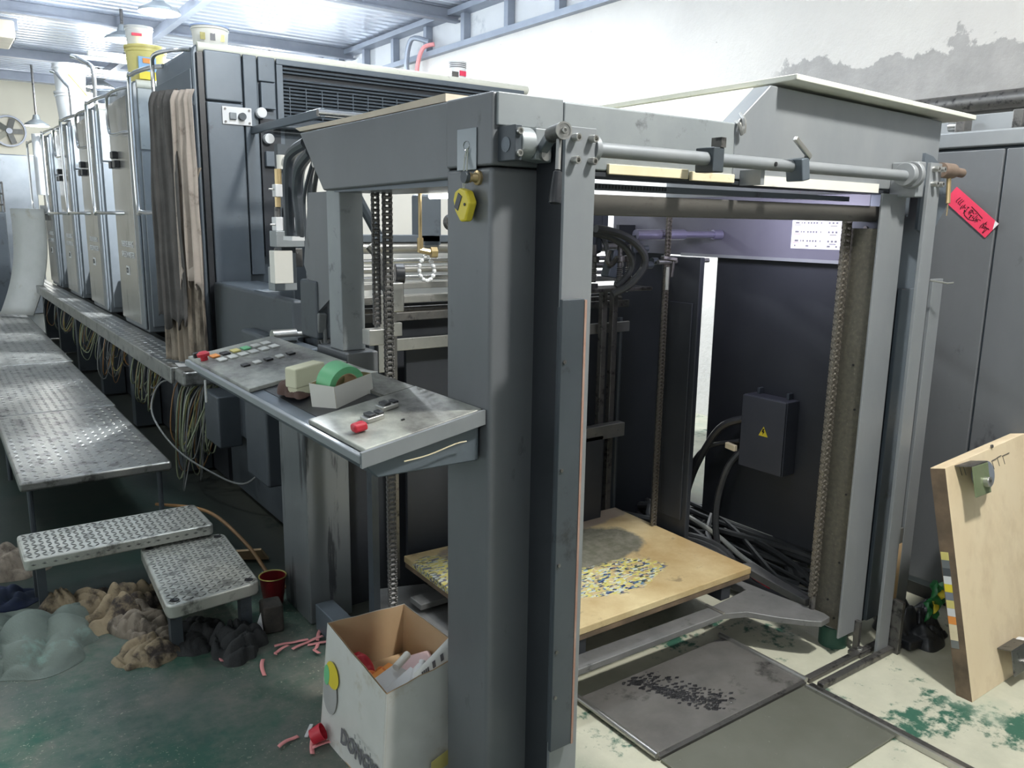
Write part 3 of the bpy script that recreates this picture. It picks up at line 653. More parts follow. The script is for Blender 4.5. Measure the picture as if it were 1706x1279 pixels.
# hanging inner crossbar, yellow wood strip, slotted angle
MB().box(1.22, 2.63, 1.525, 1.57, 1.522, 1.572).build('inner_crossbar', mat('brownish weathered bar', (.12, .115, .105), (.17, .16, .145), .5, .4, 10, (.07, .065, .06), .2, 20, stretch=(.3, 1, 1)), F, bevel=.003)
MB().box(1.22, 2.60, 1.50, 1.60, 1.612, 1.622).build('angle_flange', 'dark', F)
MB().box(1.22, 2.45, 1.56, 1.60, 1.585, 1.60).build('slotted_angle', 'press', F)
for i in range(26): MB().box(1.33+i*.011, 1.336+i*.011, 1.5585, 1.5605, 1.588, 1.597).build('slot', 'ink', F)
lab(MB().box(1.345, 1.62, 1.492, 1.502, 1.618, 1.642).build('wood_strip', 'wood', F, bevel=.002), 'bare wooden strip')
lab(MB().box(1.63, 1.80, 1.492, 1.502, 1.615, 1.638).build('wood_strip', 'wood', F, bevel=.002), 'bare wooden strip')
MB().box(1.86, 2.50, 1.492, 1.502, 1.612, 1.640).build('pale_strip', 'cream', F)
# side walls / rear posts of the pile bay
MB().box(2.70, 2.72, 1.60, 2.95, 1.375, 1.62).build('inner_rail_sheet', 'innerl', F, bevel=.002)
MB().box(2.69, 2.70, 1.55, 2.5, 1.372, 1.384).build('rail_lip', 'plate', F)
MB().box(2.56, 2.575, 1.5, 1.62, 1.375, 1.53).build('corner_bracket', 'pressd', F, bevel=.003)
for yy, z in ((1.53, 1.395), (1.59, 1.395), (1.56, 1.50)): MB().cyl((2.56, yy, z), (2.556, yy, z), .008, 12).build('bracket_screw', 'steeld', F)
MB().box(2.73, 2.75, 1.60, 2.325, .25, 1.375).build('inner_wall_sheet', 'dark', F)
MB().box(2.445, 2.47, 2.165, 2.37, .05, 1.38).build('rear_post', 'dark', F, bevel=.004)
MB().box(2.438, 2.445, 2.19, 2.31, .3, 1.2).build('post_cover', 'dark', F, bevel=.003)
MB().box(1.055, 1.135, 2.40, 2.50, 1.09, 1.6).build('rear_post', 'framel', F, bevel=.004)
MB().box(1.05, 1.16, 2.36, 2.60, .955, 1.09).build('post_foot', 'frame', F, bevel=.006)
MB().prism([(1.06, 2.50, 1.59), (1.06, 2.66, 1.59), (1.06, 2.72, 1.35), (1.06, 2.60, 1.2), (1.06, 2.50, 1.25)], (.012, 0, 0)).build('gusset_plate', 'frame', F)
MB().lathe([(.012, 0), (.012, .004), (.006, .004), (0, .002)], (1.06, 2.60, 1.68), 14, axis=(-1, 0, 0)).build('gusset_boss', 'steel', F)
# base members
MB().box(1.05, 1.12, 2.12, 2.7, .0, .10).build('base_rail', 'press', F, bevel=.004)

# lifting chains made of links
def chain(name, x, y, z0, z1, parent, pitch=.0145, axis='x', mt='gunk', s_=1.0, label=None):
    L = MB().build  # noqa
    c = thing_child(name, (x, y, z0), parent)
    if label: c['label'] = label
    def link_mesh(kind):
        b = MB(); w_ = (.0095 if kind else .0065)*s_
        a = Vector((1, 0, 0)) if axis == 'x' else Vector((0, 1, 0)); q = Vector((0, 1, 0)) if axis == 'x' else Vector((1, 0, 0))
        for sg in (-1, 1):
            b.obox(a*(w_*sg), a, q, (0, 0, 1), .0018*s_, .010*s_, pitch*1.05)
            for e in (-.42, .42): b.cyl(a*(w_*sg-.001)+Vector((0, 0, e*pitch)), a*(w_*sg+.001)+Vector((0, 0, e*pitch)), .0062*s_, 6)
        b.cyl(a*-.012*s_, a*.012*s_, .0045*s_, 6)
        me = bpy.data.meshes.new('link'); me.from_pydata(b.v, [], b.f); me.materials.append(M[mt]); return me
    ms = [link_mesh(0), link_mesh(1)]
    n = int((z1-z0)/pitch)
    for i in range(min(n, 300)):
        o = bpy.data.objects.new('link', ms[i % 2]); COL.objects.link(o); o.parent = c; o.location = (0, 0, (i+.5)*pitch)
    return c
def thing_child(name, loc, parent):
    o = bpy.data.objects.new(name, None); COL.objects.link(o); o.parent = parent; o.location = Vector(loc)-WORG[parent.name]; WORG[o.name] = Vector(loc); o.empty_display_size = .02
    return o
chain('lift_chain', 2.474, 1.575, .20, 1.52, F, .0200, s_=1.6, mt='gunk')
MB().cyl((2.478, 1.575, .13), (2.478, 1.575, .20), .011, 10).build('chain_anchor', 'steeld', F)
chain('lift_chain', 2.585, 1.52, 1.30, 1.52, F, .0150, s_=1.1)
chain('lift_chain', 2.40, 2.30, .24, 1.55, F, .0150, s_=1.1)
chain('lift_chain', 1.158, 2.28, .22, 1.6, F, .0170, s_=1.35, mt='chaind')
chain('lift_chain', 1.128, 2.30, 1.18, 1.6, F, .0150, s_=1.1, mt='chaind')
MB().box(1.09, 1.15, 2.28, 2.33, 1.12, 1.17).build('chain_block', 'steel', F, bevel=.003)

# ------------------------------------------------------------------ pile bay interior: bars, rollers, head
G = thing('suction_head', 'dark sheet suction head and rollers at the back of the feeder bay', 'feeder head', (1.8, 2.75, 1.0))
MB().box(2.60, 2.90, 2.80, 2.82, 1.19, 1.50).build('back_sheet', 'dark', G)
y = 2.72
for (z, r, mt_) in ((1.405, .022, 'steel'), (1.355, .010, 'chrome'), (1.325, .014, 'steel'), (1.293, .009, 'chrome'), (1.175, .012, 'steeld')):
    MB().cyl((1.14, y, z), (2.55, y, z), r, 18).build('roller', mt_, G)
MB().box(1.14, 2.55, y-.02, y+.03, 1.425, 1.452).build('cross_bar', 'press', G, bevel=.003)
MB().box(1.14, 2.55, y-.03, y+.02, 1.255, 1.278).build('cross_bar', 'steel', G, bevel=.003)
MB().box(1.14, 2.55, y-.05, y, 1.205, 1.232).build('cross_bar', 'steel', G, bevel=.003)
MB().box(1.14, 2.55, y-.06, y-.045, 1.14, 1.172).build('cross_bar', 'steeld', G, bevel=.003)
MB().box(1.30, 2.50, 2.60, 2.612, 1.04, 1.085).build('cross_bar', 'steel', G, bevel=.003)
MB().box(1.14, 2.90, 2.80, 2.82, .0, 1.19).build('back_sheet', 'dark', G)
MB().box(1.42, 1.62, 2.66, 2.68, .18, 1.06).build('hanging_panel', 'dark', G, bevel=.004)
for x in (1.305, 1.66, 2.17, 2.30, 2.36): MB().box(x, x+.028, 2.56, 2.585, .18, 1.24).build('guide_bar', 'steeld', G, bevel=.002)
MB().box(1.175, 1.20, 2.46, 2.50, .1, 1.12).build('guide_bar', 'pressd', G)
MB().box(1.20, 1.23, 2.44, 2.47, 1.0, 1.26).build('slide_block', 'steel', G, bevel=.002)
MB().box(1.23, 1.29, 2.44, 2.46, 1.12, 1.165).build('slide_block', 'steel', G, bevel=.002)
for z in (1.128, 1.155): MB().cyl((1.24, 2.44, z), (1.24, 2.436, z), .005, 10).build('screw', 'steeld', G)
MB().box(2.15, 2.40, 2.5, 2.54, .60, .66).build('shelf_bar', 'steel', G, bevel=.002)
MB().box(2.13, 2.28, 2.50, 2.52, .2, .62).build('hanging_panel', 'dark', G, bevel=.003)
for x in (2.36, 2.42, 2.46): MB().cyl((x, 2.62, .1), (x, 2.62, 1.1), .012, 10).build('guide_bar', 'pressd', G)
# gear / brush wheel with casting at left
MB().cyl((1.295, 2.5, 1.325), (1.325, 2.49, 1.325), .034, 24).build('brush_wheel', 'black', G, bevel=.003)
MB().tube([(1.20, 2.5, 1.42), (1.235, 2.49, 1.37), (1.245, 2.49, 1.30), (1.28, 2.48, 1.26)], [.014, .018, .02, .022], 8, smooth=4).build('casting', 'steel', G)
MB().box(1.255, 1.30, 2.44, 2.48, 1.20, 1.30).build('casting_foot', 'steel', G, bevel=.006)
# cylinder, motor, fan box behind the left column
MB().cyl((1.60, 2.55, 1.34), (1.60, 2.55, 1.43), .032, 20).build('cylinder', 'pressd', G, bevel=.003)
MB().box(1.50, 1.60, 2.7, 2.76, 1.40, 1.60).build('bracket', 'press', G, bevel=.01)
MB().cyl((1.575, 2.60, 1.50), (1.575, 2.575, 1.50), .03, 20).build('small_wheel', 'steeld', G)
MB().cyl((1.38, 3.0, 1.62), (1.52, 3.0, 1.38), .02, 8).build('strut', 'pressd', G)
MB().cyl((1.16, 2.9, 1.62), (1.28, 2.9, 1.42), .012, 8).build('strut', 'steeld', G)
# brass fitting and segmented hose
MB().cyl((1.283, 2.30, 1.595), (1.283, 2.30, 1.445), .006, 10).build('brass_pipe', 'brass', G)
MB().cyl((1.283, 2.30, 1.45), (1.283, 2.30, 1.405), .010, 10).cyl((1.28, 2.30, 1.412), (1.315, 2.29, 1.405), .010, 8).build('elbow', 'brass', G)
MB().cyl((1.315, 2.29, 1.404), (1.335, 2.285, 1.404), .018, 6).build('brass_nut', 'brass', G)
import itertools
hz = [(1.300, 1.39), (1.287, 1.378), (1.280, 1.362), (1.279, 1.345), (1.284, 1.329), (1.294, 1.318), (1.307, 1.314), (1.320, 1.318), (1.330, 1.329), (1.334, 1.345), (1.330, 1.36), (1.322, 1.375)]
for (x, z) in hz: 
    MB().lathe([(0, -.008), (.005, -.007), (.0072, -.001), (.005, .006), (0, .007)], (x, 2.30, z), 10, axis=(-(z-1.35), 0, x-1.307)).build('hose_segment', 'white', G)
MB().box(1.052, 1.14, 2.6, 2.75, 1.1, 1.3).build('side_casting', 'pressd', G, bevel=.01)
# right side: suction feet, hoses, springs
def spring(p, r, h, n, parent):
    pts = [(p[0]+r*math.cos(a), p[1]+r*math.sin(a), p[2]+h*a/(2*math.pi*n)) for a in [i*math.pi/4 for i in range(8*n+1)]]
    return MB().tube(pts, .0016, 4).build('spring', 'steel', parent)
for i, (x, yy) in enumerate(((2.11, 2.45), (2.19, 2.5), (2.33, 2.5), (2.385, 2.5))):
    MB().cyl((x, yy, 1.27), (x, yy, 1.42), .011, 12).build('suction_rod', 'steeld', G)
    spring((x, yy, 1.275), .014, .055, 7, G)
    MB().cyl((x, yy, 1.35), (x, yy, 1.375), .022, 14).build('suction_collar', 'steeld', G, bevel=.003)
    MB().cyl((x, yy, 1.25), (x, yy, 1.265), .02, 12).build('suction_foot', 'rubber', G)
MB().box(2.05, 2.45, 2.42, 2.56, 1.235, 1.25).build('head_plate', 'steeld', G, bevel=.004)
MB().box(2.14, 2.26, 2.52, 2.62, 1.38, 1.55).build('head_casting', 'pressd', G, bevel=.02)
MB().box(2.24, 2.34, 2.58, 2.66, 1.45, 1.60).build('head_casting', 'pressd', G, bevel=.015)
MB().prism([(2.27, 2.50, 1.29), (2.30, 2.50, 1.40), (2.34, 2.50, 1.40), (2.33, 2.50, 1.28)], (0, .05, 0)).build('head_arm', 'press', G, bevel=.006)
MB().tube([(2.20, 2.42, 1.40), (2.19, 2.42, 1.36), (2.215, 2.42, 1.345), (2.24, 2.42, 1.37)], .01, 8, smooth=4).build('elbow', 'steeld', G)
MB().tube([(2.02, 2.3, 1.485), (2.10, 2.3, 1.475), (2.20, 2.3, 1.445), (2.27, 2.3, 1.39), (2.28, 2.31, 1.335), (2.23, 2.33, 1.27), (2.17, 2.36, 1.235)], .015, 10, smooth=6).build('air_hose', 'rubber', G)
MB().tube([(2.02, 2.34, 1.47), (2.12, 2.34, 1.455), (2.20, 2.34, 1.42), (2.245, 2.34, 1.37), (2.25, 2.35, 1.32), (2.20, 2.37, 1.26)], .013, 10, smooth=6).build('air_hose', 'rubber', G)
MB().tube([(2.20, 2.6, 1.50), (2.23, 2.5, 1.45), (2.22, 2.45, 1.38), (2.23, 2.45, 1.33)], .01, 8, smooth=5).build('air_hose', 'rubber', G)
MB().cyl((2.27, 2.35, 1.462), (2.52, 2.33, 1.465), .021, 18).cyl((2.52, 2.33, 1.465), (2.66, 2.30, 1.466), .014, 16).cyl((2.66, 2.30, 1.466), (2.70, 2.29, 1.466), .02, 14).build('shaft', mat('violet grey shaft', (.24, .23, .33), (.3, .29, .4), .3, .6, 6), G)
MB().cyl((2.35, 2.30, 1.358), (2.62, 2.28, 1.362), .009, 12).build('shaft', 'steel', G)
MB().obox((2.40, 2.29, 1.372), (1, -.4, -.15), (0, 1, 0), (.15, 0, 1), .06, .02, .014).obox((2.418, 2.285, 1.335), (.15, 0, 1), (0, 1, 0), (1, 0, 0), .075, .012, .012).build('thumb_lever', 'steeld', G, bevel=.003)
MB().cyl((2.375, 2.27, 1.34), (2.375, 2.27, 1.25), .009, 10).build('glass_tube', 'steel', G)
MB().cyl((2.27, 2.36, 1.46), (2.265, 2.35, 1.33), .010, 10).build('link_rod', 'pressd', G)
for (x, z) in ((2.33, 1.345), (2.30, 1.41), (2.36, 1.36)): MB().cyl((x-.015, 2.33, z), (x+.015, 2.33, z), .014, 10).build('joint', 'pressd', G)
# flat white guard between feeder and first tower
tag(MB().box(1.42, 2.6, 3.60, 3.62, 1.05, 1.86).build('guard_sheet', 'cream', bevel=.004), 'upright cream guard sheet seen through the side opening of the feeder', 'guard')
MB().cyl((1.47, 3.55, 1.965), (3.0, 3.55, 1.965), .016, 14).build('guard_tube', 'chrome', T[0])
for x in (1.49, 2.95): MB().box(x-.012, x+.012, 3.54, 4.50, 1.945, 1.985).build('guard_arm', 'press', T[0], bevel=.004)
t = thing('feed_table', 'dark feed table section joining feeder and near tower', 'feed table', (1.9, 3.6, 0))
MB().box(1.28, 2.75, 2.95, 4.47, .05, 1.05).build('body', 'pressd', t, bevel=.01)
MB().box(1.23, 1.28, 3.3, 4.46, .4, 1.17).build('side_frame', 'pressd', t, bevel=.015)
MB().box(1.24, 1.46, 3.86, 4.40, .45, 1.175).build('side_box', 'press', t, bevel=.02)
MB().box(1.16, 1.30, 3.50, 3.80, .30, 1.0).build('side_box', 'pressd', t, bevel=.015)
MB().box(1.12, 1.24, 4.1, 4.35, .35, .62).build('side_box', 'pressd', t, bevel=.01)
MB().cyl((1.12, 3.25, 1.03), (1.22, 3.25, 1.03), .028, 16).cyl((1.22, 3.25, 1.03), (1.3, 3.25, 1.03), .016, 14).build('shaft_end', 'steel', t)
MB().box(1.10, 1.26, 3.05, 3.40, .90, 1.0).build('bearing_housing', 'press', t, bevel=.015)
for x, z, h in ((1.2, 1.2, .1), (1.23, 1.3, .08)): MB().box(x, x+.1, 3.42, 3.5, z, z+h).build('valve_body', 'framel' if h > .09 else 'steeld', t, bevel=.004)
# pneumatic valve stack
t = thing('valve_stack', 'pale pneumatic regulators and valve blocks beside the hoses', 'valves', (1.22, 3.3, 1.25))
MB().box(1.165, 1.285, 3.28, 3.36, 1.39, 1.455).build('manifold', 'framel', t, bevel=.003)
for x in (1.17, 1.208, 1.247): MB().box(x, x+.03, 3.29, 3.34, 1.455, 1.51).build('valve', 'white', t, bevel=.003)
for x in (1.185, 1.223, 1.262): MB().cyl((x, 3.31, 1.51), (x, 3.31, 1.55), .012, 10).build('fitting', 'steeld', t)
MB().box(1.16, 1.24, 3.30, 3.36, 1.24, 1.375).build('filter_block', 'cream', t, bevel=.004)
MB().cyl((1.205, 3.30, 1.70), (1.205, 3.30, 1.755), .018, 14).build('regulator', 'cream', t)
MB().cyl((1.225, 3.27, 1.74), (1.225, 3.25, 1.74), .018, 16).build('dial', 'steel', t)
MB().box(1.17, 1.20, 3.28, 3.32, 1.59, 1.64).build('valve', 'white', t, bevel=.003)
MB().cyl((1.185, 3.3, 1.55), (1.185, 3.3, 1.59), .012, 12).build('stem', 'brass', t)
MB().cyl((1.19, 3.3, 1.64), (1.19, 3.3, 1.70), .014, 12).build('stem', 'brass', t)
MB().box(1.20, 1.26, 3.32, 3.36, 1.24, 1.80).build('mounting_bar', 'pressd', t)
for z in (1.62, 1.48): MB().cyl((1.15, 3.3, z), (1.17, 3.3, z), .004, 8).build('push_knob', 'steel', t)
# hoses from the side beam down
hp = [([(1.06, 2.66, 1.75), (1.08, 2.86, 1.72), (1.10, 2.95, 1.62), (1.11, 2.98, 1.50), (1.12, 3.0, 1.44)], .020, 'hoseg'),
      ([(1.06, 2.62, 1.72), (1.09, 2.80, 1.68), (1.115, 2.9, 1.60), (1.13, 2.92, 1.50), (1.14, 2.95, 1.44)], .020, 'hoseg'),
      ([(1.06, 2.58, 1.70), (1.10, 2.74, 1.64), (1.12, 2.80, 1.52), (1.12, 2.82, 1.35), (1.10, 2.78, 1.2), (1.08, 2.7, 1.1)], .010, 'hoseg'),
      ([(1.06, 2.56, 1.68), (1.09, 2.68, 1.60), (1.10, 2.72, 1.48), (1.11, 2.70, 1.36), (1.12, 2.78, 1.2), (1.10, 2.74, 1.12)], .008, 'rubber'),
      ([(1.06, 2.6, 1.70), (1.07, 2.72, 1.58), (1.08, 2.74, 1.45), (1.10, 2.76, 1.3), (1.11, 2.66, 1.22), (1.09, 2.72, 1.1)], .006, 'hoseg'),
      ([(1.09, 2.72, 1.35), (1.08, 2.66, 1.30), (1.08, 2.62, 1.22), (1.08, 2.60, 1.10), (1.09, 2.62, 1.03)], .007, 'wgr'),
      ([(1.10, 2.76, 1.35), (1.09, 2.69, 1.28), (1.08, 2.66, 1.20), (1.09, 2.62, 1.10), (1.08, 2.58, 1.03)], .007, 'wgr'),
      ([(1.11, 2.8, 1.3), (1.09, 2.72, 1.22), (1.09, 2.70, 1.14), (1.09, 2.60, 1.03)], .006, 'wgr')]
t = thing('hose_bundle', 'blue grey hoses and cables arching down from the feeder side beam', 'hoses', (1.1, 2.8, 1.0))
for p, r, mt_ in hp: MB().tube(p, r, 10, smooth=7).build('hose', mt_, t)
MB().obox((1.07, 2.61, 1.16), (0, 1, .2), (1, 0, 0), (0, -.2, 1), .035, .03, .07).build('connector', 'wgr', t, bevel=.006)
MB().box(1.10, 1.17, 2.93, 3.02, 1.425, 1.44).build('clamp', 'white', t)

# ------------------------------------------------------------------ control console
K = thing('control_console', 'sloping grey control console with smudged pale faces on the left feeder column', 'console', (.85, 2.2, .95))
def kx(u): return .70+.31*u
def kz(u): return 1.012+.055*u
def kslab(b, u0, u1, y0, y1, t0, t1):
    b.hexa([(kx(u0), y0, kz(u0)+t0), (kx(u1), y0, kz(u1)+t0), (kx(u1), y1, kz(u1)+t0), (kx(u0), y1, kz(u0)+t0)], [(kx(u0), y0, kz(u0)+t1), (kx(u1), y0, kz(u1)+t1), (kx(u1), y1, kz(u1)+t1), (kx(u0), y1, kz(u0)+t1)]); return b
b = MB().prism([(.715, 1.53, .99), (.745, 1.53, .957), (1.005, 1.53, .955), (1.005, 1.53, 1.05), (.715, 1.53, 1.0)], (0, 1.38, 0)); b.build('housing', 'press', K, bevel=.004)
kslab(MB(), 0, 1, 1.515, 2.925, -.012, 0).build('deck', 'press', K, bevel=.003)
b = MB(); kslab(b, 0, 1, 1.510, 1.52, -.022, .012).build('end_rim', 'plate', K)
kslab(MB(), -.01, .03, 1.515, 2.925, -.014, .006).build('front_rim', 'plate', K, bevel=.003)
lab(kslab(MB(), .045, 1, 1.525, 1.84, .001, .013).build('face_plate', 'panel', K, bevel=.003), 'near smudged pale face plate with red stop button')
lab(kslab(MB(), .03, 1, 2.27, 2.93, .001, .014).build('face_plate', 'panel', K, bevel=.003), 'far smudged pale face plate with rows of switches')
kslab(MB(), .72, 1, 1.85, 2.26, .001, .010).build('rear_strip', 'panel', K)
kslab(MB(), .16, .70, 1.85, 2.26, .0, .002).build('tray_floor', 'black', K)
MB().tube([(.80, 1.512, .99), (.86, 1.512, .995), (.93, 1.512, 1.01), (.96, 1.512, 1.012)], .0015, 4, smooth=4).build('tape_outline', 'wood', K)
def kp(u, y, dz=.014): return Vector((kx(u), y, kz(u)+dz))
sl = Vector((.31, 0, .055)).normalized(); upn = Vector((-.055, 0, .31)).normalized()
MB().obox(kp(.17, 1.635, .026), sl, (0, 1, 0), upn, .034, .030, .02).build('stop_button', 'red', K, bevel=.007)
for u, y in ((.36, 1.69), (.56, 1.735)):
    k_ = MB().obox(kp(u, y, .019), sl, (0, 1, 0), upn, .044, .042, .012).build('switch_frame', 'steel', K, bevel=.003)
    MB().obox(kp(u-.02, y, .027), sl, (0, 1, 0), upn, .018, .034, .008).build('rocker', 'black', k_, bevel=.002)
    MB().obox(kp(u+.055, y, .026), sl, (0, 1, 0), upn, .014, .030, .006).build('rocker', 'black', k_, bevel=.002)
MB().obox(kp(.50, 1.62, .0145), sl, (0, 1, 0), upn, .008, .006, .002).build('small_lamp', 'ink', K)
MB().lathe([(.012, 0), (.012, .012), (.020, .014), (.021, .024), (.012, .03), (0, .03)], kp(.10, 2.80, .014), 18, axis=upn).build('stop_button', 'red', K)
MB().obox(kp(.10, 2.875, .022), sl, (0, 1, 0), upn, .034, .02, .018).build('key_switch', 'black', K, bevel=.003)
cols = ['boxw', 'boxw', 'boxw', 'greenp', 'yellow', 'ink']
for i in range(6):
    for j in range(2):
        u = .22+i*.115; y = 2.73+j*.085
        mt_ = {(3, 1): 'green', (2, 1): 'ylabel', (1, 1): 'ink', (0, 1): 'orange'}.get((i, j), 'boxw')
        MB().obox(kp(u, y, .017), sl, (0, 1, 0), upn, .026, .05, .005).build('push_button', mt_, K, bevel=.001)
for i in range(5): MB().obox(kp(.30+i*.12, 2.56, .017), sl, (0, 1, 0), upn, .022, .035, .005).build('push_button', 'boxw' if i % 2 else 'ink', K, bevel=.001)
MB().cyl((.76, 2.92, .94), (.76, 2.92, .86), .004, 8).build('hanging_pin', 'white', K)
t = tag(MB().box(1.045, 1.215, 2.735, 3.0, .0, .955).build('console_pedestal', mat('streaked grey metal', (.15, .165, .17), (.18, .195, .2), .35, .3, 3, (.055, .06, .065), .36, 5, stretch=(2.5, 2.5, .22), sharp=.05), bevel=.006), 'grey metal pedestal with dark oil streaks under the console', 'pedestal')
# things on the console tray
t = thing('carton', 'small torn white carton on the console holding the green tape roll', 'box', (.86, 1.96, kz(.5)))
base = Vector((.855, 1.95, 1.036)); ex = Vector((.90, .35, .12)).normalized(); ey = Vector((-.40, .90, 0)).normalized(); ez = Vector((-.1, 0, 1)).normalized()
W_, D_, H_ = .135, .085, .062
def cp(a, b_, c_): return base+ex*a*W_/2+ey*b_*D_/2+ez*c_*H_
for a0, b0, a1, b1 in ((-1, -1, 1, -1), (1, -1, 1, 1), (1, 1, -1, 1), (-1, 1, -1, -1)):
    p, q = cp(a0, b0, 0), cp(a1, b1, 0)
    n_ = (p+q)/2-base; n_ = n_.normalized()*.0015
    for off, nm, mt_ in ((n_, 'side', 'cream'), (-n_*.2, 'inner_side', 'card')):
        MB().hexa([p+off, q+off, q+off*.3, p+off*.3], [p+off+ez*H_, q+off+ez*H_, q+off*.3+ez*H_, p+off*.3+ez*H_]).build(nm, mt_, t, smooth=0)
MB().hexa([cp(-1, -1, 0), cp(1, -1, 0), cp(1, 1, 0), cp(-1, 1, 0)], [cp(-1, -1, .04), cp(1, -1, .04), cp(1, 1, .04), cp(-1, 1, .04)]).build('bottom', 'card', t, smooth=0)
MB().hexa([cp(1, -1, .98), cp(1, 1, .98), cp(1.45, .95, .92), cp(1.45, -.95, .90)], [cp(1, -1, 1), cp(1, 1, 1), cp(1.45, .95, .94), cp(1.45, -.95, .92)]).build('flap', 'boxw', t, smooth=0)
rc = cp(-.05, .0, .78); ra = (ey*1.0+ex*.25+ez*.12).normalized()
t = tag(MB().lathe([(.036, -.03), (.054, -.03), (.0545, 0), (.054, .03), (.036, .03), (.036, 0), (.036, -.03)], rc, 40, axis=ra).build('tape_roll', 'green', smooth=40), 'roll of green masking tape standing in the small torn carton', 'tape')
MB().lathe([(.0335, -.0295), (.0359, -.0295), (.0359, .0295), (.0335, .0295), (.0335, -.0295)], rc, 32, axis=ra).build('core', 'card', t)
fb = Vector((.805, 2.085, 1.045)); f1 = Vector((.93, .22, .1)).normalized(); f2 = Vector((-.25, .95, 0)).normalized()
t = thing('foam_block', 'cream notched foam block behind the torn carton on the console', 'foam block', fb)
MB().obox(fb+Vector((0, 0, .045)), f1, f2, (0, 0, 1), .095, .05, .055).build('upper_block', 'foam', t, bevel=.005)
MB().obox(fb+Vector((.0, 0, .010)), f1, f2, (0, 0, 1), .085, .045, .03).build('lower_block', 'foam', t, bevel=.005)
def rag(name, label, cat, cx_, cy_, sx, sy, h, mt_, seed, rot=0, n=52, fold=1.0, z0=0, group=None, flat=.0, fs=14):
    rr = random.Random(seed); ph = [rr.uniform(0, 9) for _ in range(8)]
    b = MB(); vs = []; c_, s_ = math.cos(rot), math.sin(rot)
    nr, na = n//2, n*2
    for i in range(nr+1):
        rho = i/nr
        for j in range(na):
            a = 2*math.pi*j/na
            out = 1+.13*math.sin(2*a+ph[0])+.10*math.sin(3*a+ph[1])+.06*math.sin(7*a+ph[2])+.03*math.sin(13*a+ph[3])
            x = rho*out*math.cos(a)*sx; y = rho*out*math.sin(a)*sy
            p = Vector((x*fs+seed*3.1, y*fs+seed, seed*.7))
            q = noise.noise_vector(p*.35)
            w1 = noise.noise(p*.30+q*.8)
            th = ph[4]+2.2*noise.noise(p*.16)
            f1 = abs(math.sin(fs*1.5*(x*math.cos(th)+y*math.sin(th))+2.6*noise.noise(p*.33)+ph[5]))
            f2 = abs(math.sin(fs*2.6*(x*math.cos(th+1.1)+y*math.sin(th+1.1))+3.0*noise.noise(p*.5)+ph[6]))
            rd = f1**.6*1.3-.5; rd2 = f2**.7*1.2-.5
            dome = (1-rho**2.6)
            z = h*dome*(.50+flat)+h*fold*dome**.5*(.26*rd+.15*rd2+.45*w1)+.004
            if rho > .93: z = max(.002, z*(1-rho)/.07*.9+.002)
            z = max(z, .002)
            xx = x+q.x*.02*dome; yy = y+q.y*.02*dome
            vs.append((cx_+xx*c_-yy*s_, cy_+xx*s_+yy*c_, z0+z))
    fs_ = [(i*na+j, i*na+(j+1) % na, (i+1)*na+(j+1) % na, (i+1)*na+j) for i in range(nr) for j in range(na)]
    b.add(vs, fs_)
    # underside
    k = len(vs)
    b.add([(v[0], v[1], z0) for v in vs[nr*na:]], [tuple(range(na))[::-1]])
    b.f += [(nr*na+j, nr*na+(j+1) % na, k+(j+1) % na, k+j) for j in range(na)]; b.m += [0]*na
    o = b.build(name, mt_, smooth=60)
    return tag(o, label, cat, group) if label else o
rag('cloth_scrap', 'brown oily cloth scrap lying in the console tray', 'cloth', .80, 2.13, .045, .10, .035, 'brown', 3, rot=-.5, n=24, z0=1.035, fs=30)
# rags on the floor
rag('green_cloth', 'faded green cloth spread on the floor at far left', 'cloth', .10, 3.20, .34, .24, .10, 'ragg', 11, rot=-.35, fold=1.5, fs=10, n=90)
rag('tan_rag', 'heap of oily tan rags between the green cloth and the steps', 'rag', .42, 3.27, .21, .20, .10, 'ragb', 7, rot=.4, fold=1.5, fs=22, n=72)
rag('tan_rag', 'dark brown oily rag folded against the heap, just left of the square step', 'rag', .52, 3.06, .09, .17, .09, 'clothb', 71, rot=.1, fold=1.4, n=56, fs=26)
rag('tan_rag', 'oily tan rag twisted on the floor by the square step leg', 'rag', .49, 2.86, .095, .12, .045, 'ragb', 23, rot=-.5, fold=1.4, n=56, fs=26)
rag('black_rag', 'crumpled black rag under the right edge of the square step', 'rag', .77, 2.73, .10, .12, .085, 'ragk', 31, fold=1.4, fs=24, n=64)
rag('black_rag', 'flat black rag on the floor between the step legs', 'rag', .66, 2.90, .10, .14, .04, 'ragk', 37, fold=1.2, n=44, fs=22)
rag('navy_rag', 'navy blue rags in the dark at the left edge behind the green cloth', 'rag', .04, 3.60, .20, .13, .06, 'ragbl', 41, fold=1.3, fs=20, n=56)
rag('tan_rag', 'yellowish rag corner showing left of the navy rags', 'rag', -.02, 3.42, .10, .07, .04, 'ragb', 43, n=30)
rag('brown_rag', 'brown rags under the left end of the long step', 'rag', .10, 3.95, .20, .16, .12, 'clothb', 47, fold=1.2, fs=18)
rag('black_sheet', 'crumpled black plastic heap behind the leaning plywood board', 'plastic sheet', 2.93, 1.44, .17, .12, .13, 'black', 53, rot=.2, fold=1.3, fs=18)
tag(MB().obox((2.80, 1.36, .02), (1, -.15, 0), (.15, 1, 0), (0, 0, 1), .10, .05, .035).build('black_block', 'black', bevel=.008), 'small shiny black block on the floor beside the right column foot', 'block')
t = thing('crisp_bag', 'green and yellow crumpled snack bag behind the leaning board', 'bag', (2.90, 1.36, .13))
b = MB(); b.grid(lambda u, v: Vector((2.84+.14*u+.03*v, 1.35+.04*noise.noise(Vector((u*5, v*5, 1))), .09+.13*v+.03*u*(1-v)+.02*math.sin(u*9))), 14, 12); b.build('bag', 'greenp', t, solid=.004)
